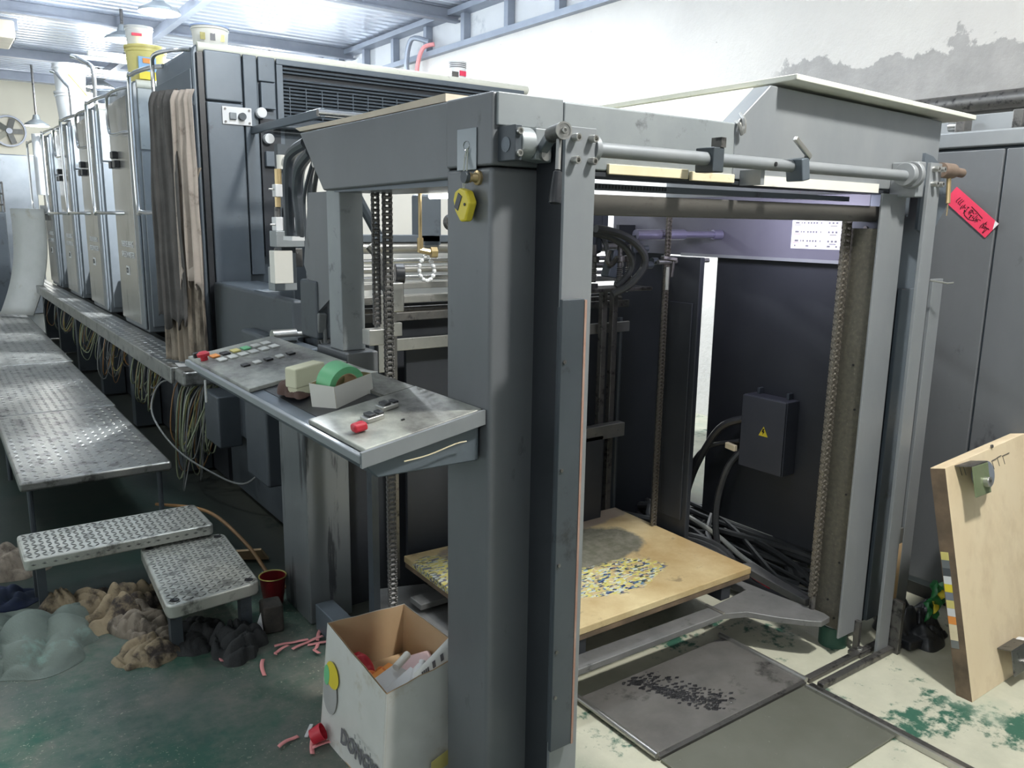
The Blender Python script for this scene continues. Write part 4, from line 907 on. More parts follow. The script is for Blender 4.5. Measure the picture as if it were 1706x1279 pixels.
b = MB(); b.grid(lambda u, v: Vector((2.87+.055*u+.02*v, 1.343+.04*noise.noise(Vector((.2+u*2, .2+v*3, 1))), .12+.06*v+.02*u)), 6, 6); b.build('print', 'yellow', t, solid=.003)
# pots, blocks and scraps near the pedestal
t = thing('red_cup', 'dark red plastic cup standing behind the square step', 'cup', (1.0, 2.98, 0))
MB().lathe([(0, .002), (.034, 0), (.038, .01), (.051, .118), (.053, .12), (.050, .118), (.036, .012), (0, .01)], (.99, 2.985, 0), 32).build('cup', mat('dark red plastic', (.22, .015, .02), (.16, .012, .015), .35), t)
MB().lathe([(.0515, .117), (.0545, .119), (.0525, .1225), (.0495, .119)], (.99, 2.985, 0), 32).build('rim', 'wy', t)
tag(MB().obox((.915, 2.79, .055), (1, -.15, 0), (.15, 1, 0), (0, 0, 1), .075, .085, .11).build('tar_block', mat('sooty block', (.03, .028, .025), (.07, .06, .05), .7, 0, 20), bevel=.01), 'sooty black block beside the foot of the pedestal', 'block')
tag(MB().hexa([(.83, 2.76, .0), (.87, 2.75, .0), (.865, 2.76, .09)], [(.832, 2.762, .0), (.872, 2.752, .0), (.867, 2.762, .09)]).build('paper_scrap', 'white', smooth=0), 'white paper scrap standing against the sooty black block', 'paper')
rs = random.Random(4)
spots = [(.80, 2.53, 1.2, .10, 'pink strip pointing at the camera, longest on open floor'), (.74, 2.62, .3, .05, 'pink strip nearest the crumpled black rag'), (.98, 2.60, .2, .13, ''), (1.02, 2.57, -.5, .10, ''), (1.04, 2.63, .9, .08, ''), (.93, 2.63, -.2, .12, ''), (1.08, 2.58, .4, .09, ''), (.99, 2.54, 1.4, .07, ''), (.88, 2.60, .7, .07, ''), (1.06, 2.52, -.9, .06, ''), (.50, 3.02, .2, .05, 'pink strip by the tan rags'), (.72, 2.09, .2, .07, 'pink strip left of the carton base'), (.78, 2.04, 1.0, .09, ''), (.80, 2.02, -.3, .07, ''), (.70, 2.66, 1.0, .04, 'short pink strip under the black rag')]
for i, (x, y, a, l, lb) in enumerate(spots):
    b = MB(); c_, s_ = math.cos(a), math.sin(a); k_ = rs.uniform(.3, 1)
    def fn(u, v, x=x, y=y, c_=c_, s_=s_, l=l, k_=k_):
        px_ = (u-.5)*l; py_ = (v-.5)*.013+.012*math.sin(u*5*k_)
        return Vector((x+px_*c_-py_*s_, y+px_*s_+py_*c_, .004+.012*k_*abs(math.sin(u*4*k_+i))+.001*v))
    o = b.grid(fn, 8, 1).build('paper_strip', 'pink', solid=.001)
    tag(o, lb if lb else ['', '', 'pink strip lying in the middle of the tangle before the pedestal', 'pink strip crossing the tangle near the pedestal', 'pink strip at the back of the tangle, nearest the pedestal', 'pink strip at the left end of the tangle', 'pink strip at the right end of the tangle', 'pink strip pointing forward out of the tangle', 'short pink strip left of the tangle', 'short pink strip between tangle and carton', '', '', 'pink strip curling beside the red plastic piece', 'pink strip under the red plastic piece', ''][i], 'paper strip', 'pink paper strips on the floor')
tag(MB().lathe([(0, 0), (.022, 0), (.026, .035), (.024, .035), (.02, .004), (0, .004)], (.775, 2.05, .026), 20, axis=(.6, -.3, .35)).build('plastic_scrap', 'red'), 'small round red plastic piece lying left of the big carton', 'scrap')
tag(MB().obox((.79, 2.115, .004), (.6, .8, 0), (-.8, .6, 0), (0, 0, 1), .06, .012, .006).build('white_stick', 'white', bevel=.002), 'short white plastic piece beyond the red cap', 'scrap')
tag(MB().box(.80, .89, 3.72, 3.80, 0, .10).build('white_pot', 'stud', bevel=.02), 'pale grey pot in the dark behind the long step', 'pot')
tag(MB().prism([(.99, 3.5, .0), (1.12, 3.42, .0), (1.08, 3.40, .06), (.98, 3.47, .05)], (.01, .02, 0)).build('card_scrap', 'card', smooth=0), 'folded card scrap in the dark behind the red cup', 'card')
# ------------------------------------------------------------------ big carton of rubbish
C_ = thing('carton', 'white printed open carton of rubbish at the foot of the left column', 'box', (.96, 1.9, 0))
At, Bt, Ct, Dt = Vector((.842, 2.075, .355)), Vector((1.087, 2.064, .352)), Vector((1.135, 1.735, .345)), Vector((.842, 1.70, .32))
Ab, Bb, Cb, Db = Vector((.815, 2.09, 0)), Vector((1.08, 2.08, 0)), Vector((1.12, 1.74, 0)), Vector((.83, 1.715, 0))
cen = (At+Bt+Ct+Dt)/4
def wallp(p0, p1, q1, q0, nm, mt_o, mt_i, seedn, wr=.004, zt=None):
    # outer printed skin and inner brown skin, slightly creased
    nrm = (p1-p0).cross(q0-p0).normalized()
    if nrm.dot((p0+p1)/2-Vector((cen.x, cen.y, p0.z))) < 0: nrm = -nrm
    def f(u, v, off):
        p = p0.lerp(p1, u).lerp(q0.lerp(q1, u), v)
        if zt: p = p+Vector((0, 0, zt(u)*v))
        d_ = noise.noise(Vector((u*4+seedn, v*5-u*3, seedn)))*wr*min(1, 6*u, 6*(1-u))
        return p+nrm*(off+d_)
    o1 = MB().grid(lambda u, v: f(u, v, .0), 14, 14).build(nm, mt_o, C_, smooth=60)
    o2 = MB().grid(lambda u, v: f(u, v, -.004), 14, 14).build('inner_'+nm, mt_i, C_, smooth=60)
    return nrm
wallp(Ab, Bb, Bt, At, 'wall', 'boxw', 'card', 1)
wallp(Bb, Cb, Ct, Bt, 'wall', 'boxw', 'card', 2, zt=lambda u: -.03*u)
wallp(Db, Ab, At, Dt, 'wall', 'boxw', 'card', 3, .003)
wallp(Cb, Db, Dt, Ct, 'wall', 'boxw', 'card', 4, .006)
MB().hexa([Ab, Bb, Cb, Db], [p+Vector((0, 0, .003)) for p in (Ab, Bb, Cb, Db)]).build('bottom', 'card', C_, smooth=0)
# torn front flap leaning up with printed marks
fl0, fl1 = Dt.lerp(Ct, .30)+Vector((0, .006, -.03)), Ct+Vector((0, .006, -.02))
flp = lambda u, v: fl0.lerp(fl1, u)+Vector((.02*v, .035*v, (.02+.085*u)*v))
MB().grid(flp, 8, 3).build('torn_flap', 'boxw', C_, solid=.003)
for i in range(5):
    p = flp(.30+i*.13, .60)
    MB().obox(p+Vector((0, -.006, 0)), (1, .1, .35), (0, .3, 1), (0, 1, -.3), .010, .018, .001).build('print_mark', 'grayt', C_, smooth=0)
for i in range(4): MB().obox(flp(.12+.03*i, .5)+Vector((0, -.006, .001)), (1, .1, .3), (0, .3, 1), (0, 1, -.3), .005, .02, .001).build('print_mark', 'grayt', C_, smooth=0)
# printing on the left wall: fruit ovals and lettering
sr = (Db-Ab).normalized()
def oval(pc, ru, rv, mt_, nm, lift=.006):
    pts = [lw(pc[0]+ru/.375*math.cos(a), pc[1]+rv*math.sin(a))+Vector((-lift, 0, 0)) for a in [i*math.pi/12 for i in range(24)]]
    MB().prism(pts, (-.0006, 0, 0)).build(nm, mt_, C_, smooth=0)
lw = lambda s_, z: Ab.lerp(Db, s_).lerp(At.lerp(Dt, s_), z/.34)
oval((.15, .155), .045, .06, mat('print grey', (.42, .42, .41), None, .5), 'printed_oval', .0045)
oval((.17, .215), .042, .038, 'yellow', 'printed_oval', .005)
oval((.08, .20), .018, .030, 'green', 'printed_oval', .0058)
text('DONGYI', lw(.66, .075)+Vector((-.006, 0, 0)), sr, (.08, 0, 1), .06, 'grayt', C_, width=.21, depth=.0008, bold=.002)
for i in range(4): MB().obox(lw(.62+.08*i, .125)+Vector((-.011, 0, 0)), sr, (0, 0, 1), (1, 0, 0), .006, .012, .001).build('print_mark', mat('faint print', (.40, .41, .40), None, .5), C_, smooth=0)
# yellow label low on the front wall
MB().hexa([Vector((.98, 1.715, .02)), Vector((1.10, 1.727, .04)), Vector((1.10, 1.727, .09)), Vector((.98, 1.716, .06))], [Vector((.98, 1.714, .02)), Vector((1.10, 1.726, .04)), Vector((1.10, 1.726, .09)), Vector((.98, 1.715, .06))]).build('label', 'ylabel', C_, smooth=0)
MB().box(.85, 1.10, 1.75, 2.05, .004, .20).build('filling', 'card', C_)
rag('red_mesh_ball', 'red crinkled foil wrapper at the back of the big carton', 'wrapper', .905, 2.01, .045, .055, .06, 'red', 61, n=32, fs=30, z0=.21)
rag('orange_wrapper', 'orange and gold crinkled wrapper in the big carton', 'wrapper', .915, 1.935, .045, .05, .055, mat('orange foil', (.75, .12, .03), (.85, .45, .10), .35, 0, 40), 67, n=32, fs=34, z0=.21)
def tilt_box(name, label, cat, c, ax, dims, mt_, bev=.002):
    ax = Vector(ax).normalized(); ay = Vector((-ax.y, ax.x, .25)).normalized(); az = ax.cross(ay)
    return tag(MB().obox(c, ax, ay, az, *dims).build(name, mt_, bevel=bev), label, cat)
tilt_box('orange_box', 'orange edged flat box under the white packets in the big carton', 'box', (.945, 1.90, .225), (.8, .5, -.1), (.13, .08, .02), 'orange')
tilt_box('white_packet', 'white packet lying on the orange box in the big carton', 'packet', (.93, 1.865, .245), (.85, .45, -.05), (.13, .055, .022), 'white')
tilt_box('white_packet', 'second white packet nearest the front wall of the big carton', 'packet', (.945, 1.81, .25), (.9, .4, .1), (.13, .05, .022), 'white')
t = thing('bottle', 'small white plastic bottle in the front of the big carton', 'bottle', (.98, 1.79, .24))
MB().lathe([(0, 0), (.02, 0), (.022, .01), (.022, .06), (.012, .078), (.009, .08), (.009, .09), (0, .09)], (.965, 1.775, .245), 20, axis=(.5, .5, .5)).build('body', 'white', t)
t2 = tag(MB().cyl((.955, 1.87, .275), (1.01, 1.90, .285), .011, 14).build('tube', 'cream', bevel=.002), 'white capped tube on top of the packets in the big carton', 'tube')
tilt_box('pink_packet', 'pinkish soft packet in the right corner of the big carton', 'packet', (1.04, 1.90, .23), (.9, -.3, .15), (.10, .10, .03), mat('pink packet', (.55, .38, .38), (.62, .45, .44), .5), .012)

# ------------------------------------------------------------------ pile board, lift frame, floor plates
t = thing('pile_board', 'ink stained plywood pile board on the feeder lift', 'board', (1.95, 2.2, .22))
PBm = bpy.data.materials.new('ink stained plywood'); PBm.use_nodes = True
def pbm():
    nt = PBm.node_tree; N = nt.nodes; L = nt.links; b = N['Principled BSDF']; b.inputs['Roughness'].default_value = .5
    tc = N.new('ShaderNodeTexCoord')
    def noi(sc, det=8, ro=.65, st=None):
        n = N.new('ShaderNodeTexNoise'); n.inputs['Scale'].default_value = sc; n.inputs['Detail'].default_value = det; n.inputs['Roughness'].default_value = ro
        if st:
            mp = N.new('ShaderNodeMapping'); mp.inputs['Scale'].default_value = st; L.new(tc.outputs['Object'], mp.inputs[0]); L.new(mp.outputs[0], n.inputs[0])
        else: L.new(tc.outputs['Object'], n.inputs[0])
        return n
    def rng(s, a, b2):
        r = N.new('ShaderNodeMapRange'); r.inputs[1].default_value = a; r.inputs[2].default_value = b2; L.new(s, r.inputs[0]); return r.outputs[0]
    def mth(op, a, b2):
        r = N.new('ShaderNodeMath'); r.operation = op
        for i, x in enumerate((a, b2)):
            if isinstance(x, (int, float)): r.inputs[i].default_value = x
            else: L.new(x, r.inputs[i])
        return r.outputs[0]
    def mix(f, a, b2):
        r = N.new('ShaderNodeMix'); r.data_type = 'RGBA'; L.new(f, r.inputs['Factor'])
        for k, x in (('A', a), ('B', b2)):
            if isinstance(x, tuple): r.inputs[k].default_value = (*x, 1)
            else: L.new(x, r.inputs[k])
        return r.outputs['Result']
    base = mix(rng(noi(3).outputs['Fac'], .35, .62), (.70, .58, .33), (.48, .34, .16))
    base = mix(rng(noi(8).outputs['Fac'], .62, .70), base, (.33, .25, .14))
    # distance from the ink patch centre (object space, board centre at origin)
    def blob(cx_, cy_, rx, ry, amp):
        mp = N.new('ShaderNodeMapping'); mp.inputs['Location'].default_value = (-cx_/rx, -cy_/ry, 0); mp.inputs['Scale'].default_value = (1/rx, 1/ry, 0); L.new(tc.outputs['Object'], mp.inputs[0])
        ln = N.new('ShaderNodeVectorMath'); ln.operation = 'LENGTH'; L.new(mp.outputs[0], ln.inputs[0])
        return rng(mth('ADD', ln.outputs['Value'], mth('MULTIPLY', mth('SUBTRACT', noi(9).outputs['Fac'], .5), amp)), 1.06, .94)
    v = N.new('ShaderNodeTexVoronoi'); v.inputs['Scale'].default_value = 120; v.inputs['Randomness'].default_value = 1
    mpv = N.new('ShaderNodeMapping'); mpv.inputs['Scale'].default_value = (.5, 1.2, 1); L.new(tc.outputs['Object'], mpv.inputs[0]); L.new(mpv.outputs[0], v.inputs[0])
    cr = N.new('ShaderNodeValToRGB'); cr.color_ramp.interpolation = 'CONSTANT'; e = cr.color_ramp.elements
    e[0].position = 0; e[0].color = (.62, .56, .14, 1); e[1].position = .3; e[1].color = (.03, .05, .16, 1)
    for p, c in ((.45, (.55, .62, .58)), (.6, (.66, .60, .20)), (.72, (.10, .20, .30)), (.82, (.72, .70, .42)), (.92, (.05, .07, .06))):
        q = e.new(p); q.color = (*c, 1)
    sp = N.new('ShaderNodeSeparateColor'); L.new(v.outputs['Color'], sp.inputs[0]); L.new(sp.outputs[0], cr.inputs[0])
    col = mix(mth('MULTIPLY', blob(-.04, -.17, .24, .13, .9), rng(noi(38).outputs['Fac'], .42, .5)), base, cr.outputs[0])
    col = mix(mth('MULTIPLY', blob(-.50, .16, .14, .20, .7), .8), col, cr.outputs[0])
    grey = mix(rng(noi(30).outputs['Fac'], .4, .6), (.13, .13, .09), (.20, .19, .15))
    col = mix(blob(.06, .08, .26, .17, .6), col, grey)
    col = mix(mth('MULTIPLY', blob(-.02, .32, .5, .09, .8), .7), col, (.25, .21, .20))
    L.new(col, b.inputs['Base Color'])
    bp = N.new('ShaderNodeBump'); bp.inputs['Strength'].default_value = .3; bp.inputs['Distance'].default_value = .004; L.new(noi(30).outputs['Fac'], bp.inputs['Height']); L.new(bp.outputs[0], b.inputs['Normal'])
pbm(); M['pileboard'] = PBm
pb = [(1.36, 1.79), (2.40, 1.79), (2.42, 2.56), (1.37, 2.60)]
o = MB().prism([(x, y, .225) for x, y in pb], (0, 0, .025)).build('top_face', 'pileboard', t, bevel=.003)
o.location = (0, 0, 0)
MB().prism([(1.365, 1.792, .205), (2.397, 1.792, .205), (2.415, 2.555, .205), (1.372, 2.595, .205)], (0, 0, .0195)).build('board_core', 'plye', t, bevel=.002)
t = thing('pile_lift', 'dark steel lifting arms under the pile board, bent out to the chain', 'lift frame', (1.95, 2.0, .12))
ol = [(1.30, 1.735), (2.18, 1.725), (2.26, 1.69), (2.32, 1.60), (2.39, 1.52), (2.42, 1.495), (2.475, 1.50), (2.485, 1.53), (2.475, 1.63), (2.462, 1.74), (2.45, 1.90), (2.40, 1.90), (2.405, 1.81), (2.20, 1.79), (1.30, 1.81)]
MB().prism([(x, y, .13) for x, y in ol], (0, 0, .022)).build('front_arm', 'arm', t, bevel=.003)
MB().obox((2.175, 1.765, .155), (0, 1, 0), (1, 0, 0), (0, 0, 1), .085, .012, .006).build('weld_seam', 'steel', t, bevel=.002)
MB().box(1.32, 2.44, 2.38, 2.46, .13, .152).build('rear_arm', 'arm', t, bevel=.003)
for x in (1.55, 2.25): MB().box(x, x+.05, 1.80, 2.46, .15, .204).build('bearer', 'dark', t, bevel=.003)
MB().prism([(2.50, 1.62, .13), (2.535, 1.62, .13), (2.62, 1.95, .13), (2.56, 1.97, .13)], (0, 0, .03)).build('side_arm', 'arm', t, bevel=.003)
t = thing('lift_bracket', 'worn grey lifting bracket at the left chain behind the carton', 'bracket', (1.25, 2.4, .08))
MB().prism([(1.14, 2.45, .085), (1.17, 2.30, .085), (1.30, 2.22, .085), (1.42, 1.85, .085), (1.50, 1.90, .085), (1.46, 2.6, .085), (1.28, 2.66, .085)], (0, 0, .03)).build('plate', 'arm', t, bevel=.004)
t = thing('floor_plate', 'black stained steel floor plate with rounded side rails, under the lift', 'floor plate', (1.9, 1.6, 0))
MB().box(1.56, 2.25, 1.44, 1.78, .002, .016).build('plate', mat('scuffed dark floor plate', (.17, .165, .155), (.26, .25, .235), .38, .5, 7, (.012, .012, .012), .16, 6, stretch=(.8, 1, 1)), t, bevel=.002)
MB().cyl((1.556, 1.43, .016), (1.556, 1.80, .016), .010, 12).build('side_rail', 'steel', t)
MB().cyl((2.256, 1.43, .016), (2.256, 1.80, .016), .010, 12).build('side_rail', 'steel', t)
MB().box(1.56, 2.25, 1.425, 1.44, .002, .013).build('edge_strip', 'steeld', t)
b = MB(); r3 = random.Random(9)
for i in range(420):
    u = r3.random(); x = 1.77+u*.12+r3.gauss(0, .018); y = 1.76-u*.27+r3.gauss(0, .01); s_ = r3.uniform(.004, .011)
    if i > 330: x += .07; 
    if not (1.58 < x < 2.23 and 1.45 < y < 1.77): continue
    b.add([(x-s_, y, .0163), (x, y-s_*.7, .0163), (x+s_*1.2, y, .0163), (x, y+s_*.7, .0163), (x, y, .018)], [(0, 1, 4), (1, 2, 4), (2, 3, 4), (3, 0, 4)])
b.build('ink_crust', 'ink', t, kind='stuff', smooth=0)
t = thing('floor_plate', 'plain grey green steel floor plate nearest the camera', 'floor plate', (1.9, 1.25, 0))
MB().box(1.56, 2.232, 1.10, 1.42, .002, .010).build('plate', mat('grey green floor plate', (.17, .175, .14), (.20, .205, .17), .42, .45, 6, (.33, .34, .29), .10, 60, sharp=.04), t, bevel=.002)
MB().box(2.236, 2.262, .60, 1.412, .0, .016).build('side_rail', 'steeld', t, bevel=.003)
MB().box(2.222, 2.232, .60, 1.412, .0, .022).build('side_rail', 'steel', t, bevel=.003)
t = thing('floor_track', 'twin steel track bars running to the right column foot', 'track', (2.5, 1.41, 0))
MB().box(2.27, 2.72, 1.425, 1.45, .0, .018).build('track_bar', 'steeld', t, bevel=.003)
MB().box(2.27, 2.78, 1.375, 1.40, .0, .022).build('track_bar', 'steeld', t, bevel=.004)
# ------------------------------------------------------------------ inside right: electrical box, label, hoses
t = thing('electrical_box', 'dark grey electrical box with yellow warning triangle on the inner wall', 'electrical box', (2.7, 1.96, .52))
MB().box(2.655, 2.73, 1.87, 2.08, .535, .835).build('box', mat('box grey', (.055, .06, .075), (.07, .075, .09), .45, .1, 3), t, bevel=.004)
MB().box(2.645, 2.655, 1.872, 2.078, .537, .833).build('lid', mat('box grey', (0, 0, 0)), t, bevel=.003)
for y in (1.90, 2.04): MB().box(2.70, 2.728, y, y+.012, .835, .86).build('hinge', 'pressd', t, bevel=.002)
tri = MB().prism([(2.6445, 1.965+.022, .682), (2.6445, 1.965-.022, .682), (2.6445, 1.965, .722)], (-.001, 0, 0)).build('warning_sign', 'yellow', t, smooth=0)
MB().prism([(2.6433, 1.968, .713), (2.6433, 1.960, .713), (2.6433, 1.964, .703), (2.6433, 1.958, .703), (2.6433, 1.968, .687), (2.6433, 1.966, .698), (2.6433, 1.972, .698)], (-.0005, 0, 0)).build('bolt_symbol', 'ink', tri, smooth=0)
t = thing('instruction_label', 'white instruction sheet with rows of symbols on the upper inner wall', 'label', (2.69, 1.83, 1.42))
MB().box(2.6965, 2.6995, 1.735, 1.945, 1.422, 1.535).build('sheet', 'white', t)
for j in range(3):
    z = 1.518-j*.033
    for k_, (y, w_) in enumerate(((1.93, .016), (1.905, .004), (1.895, .006), (1.878, .007), (1.866, .007), (1.854, .007), (1.842, .007), (1.822, .004), (1.79, .007), (1.775, .008), (1.76, .008))):
        MB().box(2.6958, 2.6966, y-w_, y, z-.004, z+.003).build('print_mark', 'grayt', t)
    MB().box(2.6958, 2.6966, 1.908, 1.935, z-.009, z-.007).build('print_mark', 'redn' if j else 'grayt', t)
    MB().box(2.6958, 2.6966, 1.755, 1.782, z-.012, z-.009).build('print_mark', 'grayt', t)
for k_, y in enumerate((1.93, 1.88, 1.84, 1.79, 1.755)): MB().box(2.6958, 2.6966, y-.006-(k_ % 2)*.006, y, 1.430, 1.436).build('print_mark', 'grayt', t)
t = thing('hose_tangle', 'pile of thick black hoses and cables behind the pile board', 'hoses', (2.85, 2.4, 0))
r4 = random.Random(12)
for i in range(40):
    r = r4.uniform(.010, .019); y0 = r4.uniform(2.55, 3.0); x0 = r4.uniform(2.66, 3.1); y1 = r4.uniform(1.75, 2.2); x1 = r4.uniform(2.62, 3.1); h = r4.uniform(.02, .14)
    pts = [(x0, y0, r+.02+h*.3), (x0+r4.uniform(-.08, .1), y0-.2, h), ((x0+x1)/2+r4.uniform(-.15, .1), (y0+y1)/2, h*.8+r), (x1+r4.uniform(-.05, .1), y1+.12, r+h*.3), (x1+r4.uniform(-.1, .2), y1, r)]
    MB().tube(pts, r, 7, smooth=5).build('hose', 'rubber', t)
for a in range(5):
    MB().tube([(2.50+.02*a, 2.50, .02), (2.53+.02*a, 2.35, .10+.012*a), (2.56+.015*a, 2.12, .12+.012*a), (2.60+.012*a, 1.95, .05), (2.66+.03*a, 1.80, .02)], .012, 7, smooth=6).build('hose', 'rubber', t)
for pts, r in (([(2.70, 2.10, .72), (2.66, 2.20, .66), (2.66, 2.32, .45), (2.70, 2.42, .2), (2.76, 2.5, .05)], .016), ([(2.70, 2.09, .60), (2.655, 2.14, .50), (2.65, 2.18, .30), (2.66, 2.15, .1), (2.70, 2.1, .03)], .014), ([(2.70, 2.12, .62), (2.66, 2.28, .55), (2.67, 2.40, .35), (2.7, 2.5, .1)], .009)):
    MB().tube(pts, r, 8, smooth=6).build('hose', 'rubber', t)
tag(MB().obox((2.64, 2.115, .605), (0, 1, .1), (1, 0, 0), (0, 0, 1), .05, .02, .025).build('tape_flag', 'wood', bevel=.003), 'cream tape flag on the hose beside the electrical box', 'tape')
tag(MB().tube([(2.80, 2.5, .16), (2.72, 2.35, .19), (2.70, 2.2, .17), (2.70, 2.06, .12), (2.74, 1.95, .07)], .011, 8, smooth=6).build('white_cable', 'ww'), 'single white cable across the black hoses', 'cable')
tag(MB().tube([(2.64, 2.22, .16), (2.61, 2.12, .155), (2.60, 2.0, .12), (2.62, 1.86, .08)], .0035, 6, smooth=6).build('red_wire', 'wr'), 'thin red wire hanging in front of the black hoses', 'wire')

# ------------------------------------------------------------------ right: control cabinet, note, leaning board
t = thing('steel_cabinet', 'tall grey steel cabinet behind the right column, against the wall', 'cabinet', (3.7, 1.5, 0))
MB().box(3.21, 4.2, .6, 2.35, .06, 1.80).build('body', 'press', t, bevel=.006)
MB().box(3.19, 4.22, .58, 2.37, 1.80, 1.86).build('top_cover', 'plate', t, bevel=.008)
MB().box(3.197, 3.21, 1.44, 2.33, .09, 1.79).build('door', 'frame', t, bevel=.004)
MB().box(3.197, 3.21, .62, 1.432, .09, 1.79).build('door', 'frame', t, bevel=.004)
MB().box(3.23, 4.18, .65, 2.3, 0, .06).build('plinth', 'black', t)
MB().box(3.30, 3.36, .8, 2.3, 1.86, 1.93).build('cable_tray', 'plate', t, bevel=.004)
MB().box(3.5, 3.9, .9, 2.2, 1.861, 1.94).build('roof_box', 'band', t, bevel=.006)
for y in (1.40, 1.60):
    MB().box(3.21, 3.27, y, y+.035, 1.86, 1.925).build('hinge_block', 'steeld', t, bevel=.004)
MB().cyl((3.24, 1.62, 1.885), (3.24, 1.67, 1.885), .018, 14).build('lifting_eye', 'steel', t)
n = thing('red_card', 'crooked red card with black handwriting stuck on the steel cabinet', 'card', (3.18, 1.53, 1.5))
cc = Vector((3.193, 1.530, 1.566)); rr_ = Vector((0, -.150, -.122)).normalized(); uu_ = Vector((0, -.122, .150)).normalized()*1
card = MB().obox(cc, rr_, uu_, (1, 0, 0), .215, .066, .0015).build('card', 'redn', n, smooth=0)
def stroke(pts, w_=.0012):
    MB().tube([cc+rr_*a+uu_*b_+Vector((-.0012, 0, 0)) for a, b_ in pts], w_, 4).build('pen_stroke', 'ink', n)
r5 = random.Random(3)
def glyph(a, s_=.016, k=5):
    for q in range(k):
        x0_, y0_ = a+r5.uniform(-.5, .3)*s_, r5.uniform(-.6, .6)*s_
        if q % 2: stroke([(x0_, y0_), (x0_+r5.uniform(.4, 1)*s_*.6, y0_+r5.uniform(-.2, .2)*s_)])
        else: stroke([(x0_, y0_), (x0_+r5.uniform(-.3, .3)*s_*.6, y0_-r5.uniform(.5, 1.1)*s_)])
for a in (-.068, -.058, -.05): stroke([(a, .014), (a-.003, -.004), (a+.002, -.008)])
for a in (-.035, -.02, -.005, .010, .024, .040): glyph(a)
stroke([(-.022, -.010), (-.01, -.022), (.012, -.024), (.03, -.016), (.038, -.004)])
stroke([(-.012, .016), (.02, .014), (.05, .010)])
glyph(.070, .022, 7); glyph(.086, .02, 6)
MB().prism([cc+rr_*.090+uu_*.033+Vector((-.001, 0, 0)), cc+rr_*.1075+uu_*.033+Vector((-.001, 0, 0)), cc+rr_*.1075+uu_*.005+Vector((-.003, 0, 0))], (-.0008, 0, 0)).build('folded_corner', 'white', n, smooth=0)
# leaning plywood board with casters
t = thing('leaning_board', 'pale plywood board with casters leaning at the right edge', 'board', (2.9, 1.15, 0))
up = Vector((0, .175, .745)).normalized(); back = Vector((0, .745, -.175)).normalized()
p0 = Vector((2.615, 1.06, .0)); p1 = Vector((3.19, 1.06, .0))
pts = [p0, p1, p1+up*.80]+[p0.lerp(p1, 1-u)+up*(.765+.035*(1-u)+.006*noise.noise(Vector((u*12, 0, 0)))) for u in [i/12 for i in range(1, 13)]]
MB().prism(pts, back*.05).build('board', 'plyb', t, bevel=.002)
# grimy edge and printed paper tape on the left edge
q = lambda h, d_: p0+up*h+back*d_+Vector((-.0012, 0, 0))
MB().hexa([q(.0, .001), q(.0, .050), q(.762, .050), q(.762, .001)], [q(.0, .001)+Vector((.001, 0, 0)), q(.0, .050)+Vector((.001, 0, 0)), q(.762, .050)+Vector((.001, 0, 0)), q(.762, .001)+Vector((.001, 0, 0))]).build('grimy_edge', 'plye', t, smooth=0)
cols = ['wgr', 'ylabel', 'tower', 'orange', 'white', 'wood', 'stud', 'ylabel', 'white', 'hoseg', 'wood', 'yellow']
for i in range(12):
    h0 = .17+i*.0265
    MB().hexa([q(h0, .022), q(h0, .047), q(h0+.026, .047), q(h0+.026, .022)], [q(h0, .022)+Vector((-.001, 0, 0)), q(h0, .047)+Vector((-.001, 0, 0)), q(h0+.026, .047)+Vector((-.001, 0, 0)), q(h0+.026, .022)+Vector((-.001, 0, 0))]).build('printed_tape', cols[(i*5) % 12], t, smooth=0)
fn_ = -back
def onb(x, h, d_=0): return Vector((x, 1.06, 0))+up*h+fn_*d_
def caster(x, h, s_, mt_):
    pl = MB().obox(onb(x, h, .035), (1, 0, 0), up, fn_, .012*s_, .075*s_, .07).obox(onb(x+.045*s_, h, .004), (1, 0, 0), up, fn_, .11*s_, .085*s_, .006).build('caster_bracket', mt_, t, bevel=.002)
    MB().cyl(onb(x+.015*s_, h-.005, .045), onb(x+.045*s_, h-.005, .045), .038*s_, 28).build('caster_wheel', 'stud', t, bevel=.004)
    MB().box(*[v for w3 in zip(onb(x+.075*s_, h, .03)-Vector((.004, .03, .035)), onb(x+.075*s_, h, .03)+Vector((.004, .03, .035))) for v in w3]).build('caster_bracket', mt_, t, bevel=.002)
    bolt(t, onb(x-.006*s_, h-.005, .045), (-1, 0, 0), .014*s_, .012)
# brackets seen square-on: plate parallel to the board
MB().obox(onb(2.725, .71, .055), (1, 0, 0), up, fn_, .105, .10, .004).build('caster_bracket', mat('green zinc bracket', (.17, .22, .11), (.22, .25, .15), .5, .3, 20), t, bevel=.003)
MB().obox(onb(2.725, .762, .028), (1, 0, 0), up, fn_, .105, .004, .055).build('caster_bracket', 'steeld', t)
MB().cyl(onb(2.795, .715, .010), onb(2.795, .715, .045), .046, 28).build('caster_wheel', 'stud', t, bevel=.004)
bolt(t, onb(2.745, .70, .057), fn_, .017, .014); 
MB().obox(onb(2.87, .075, .045), (1, 0, 0), up, fn_, .12, .085, .004).build('caster_bracket', 'steeld', t, bevel=.003)
MB().obox(onb(2.87, .12, .024), (1, 0, 0), up, fn_, .12, .004, .045).build('caster_bracket', 'steeld', t)
MB().cyl(onb(2.94, .085, .008), onb(2.94, .085, .042), .04, 28).build('caster_wheel', 'white', t, bevel=.004)
bolt(t, onb(2.89, .06, .047), fn_, .013, .012)
for i, (x, h, l) in enumerate(((2.70, .755, .02), (2.725, .752, .02), (2.92, .74, .035), (2.96, .745, .03), (3.0, .745, .05))):
    MB().tube([onb(x, h, .001), onb(x+l, h+.004, .002)], .0014, 4).build('staple', 'steeld', t)
    MB().tube([onb(x+.002, h, .001), onb(x+.012, h-.03, .001)], .001, 4).build('staple', 'steeld', t)
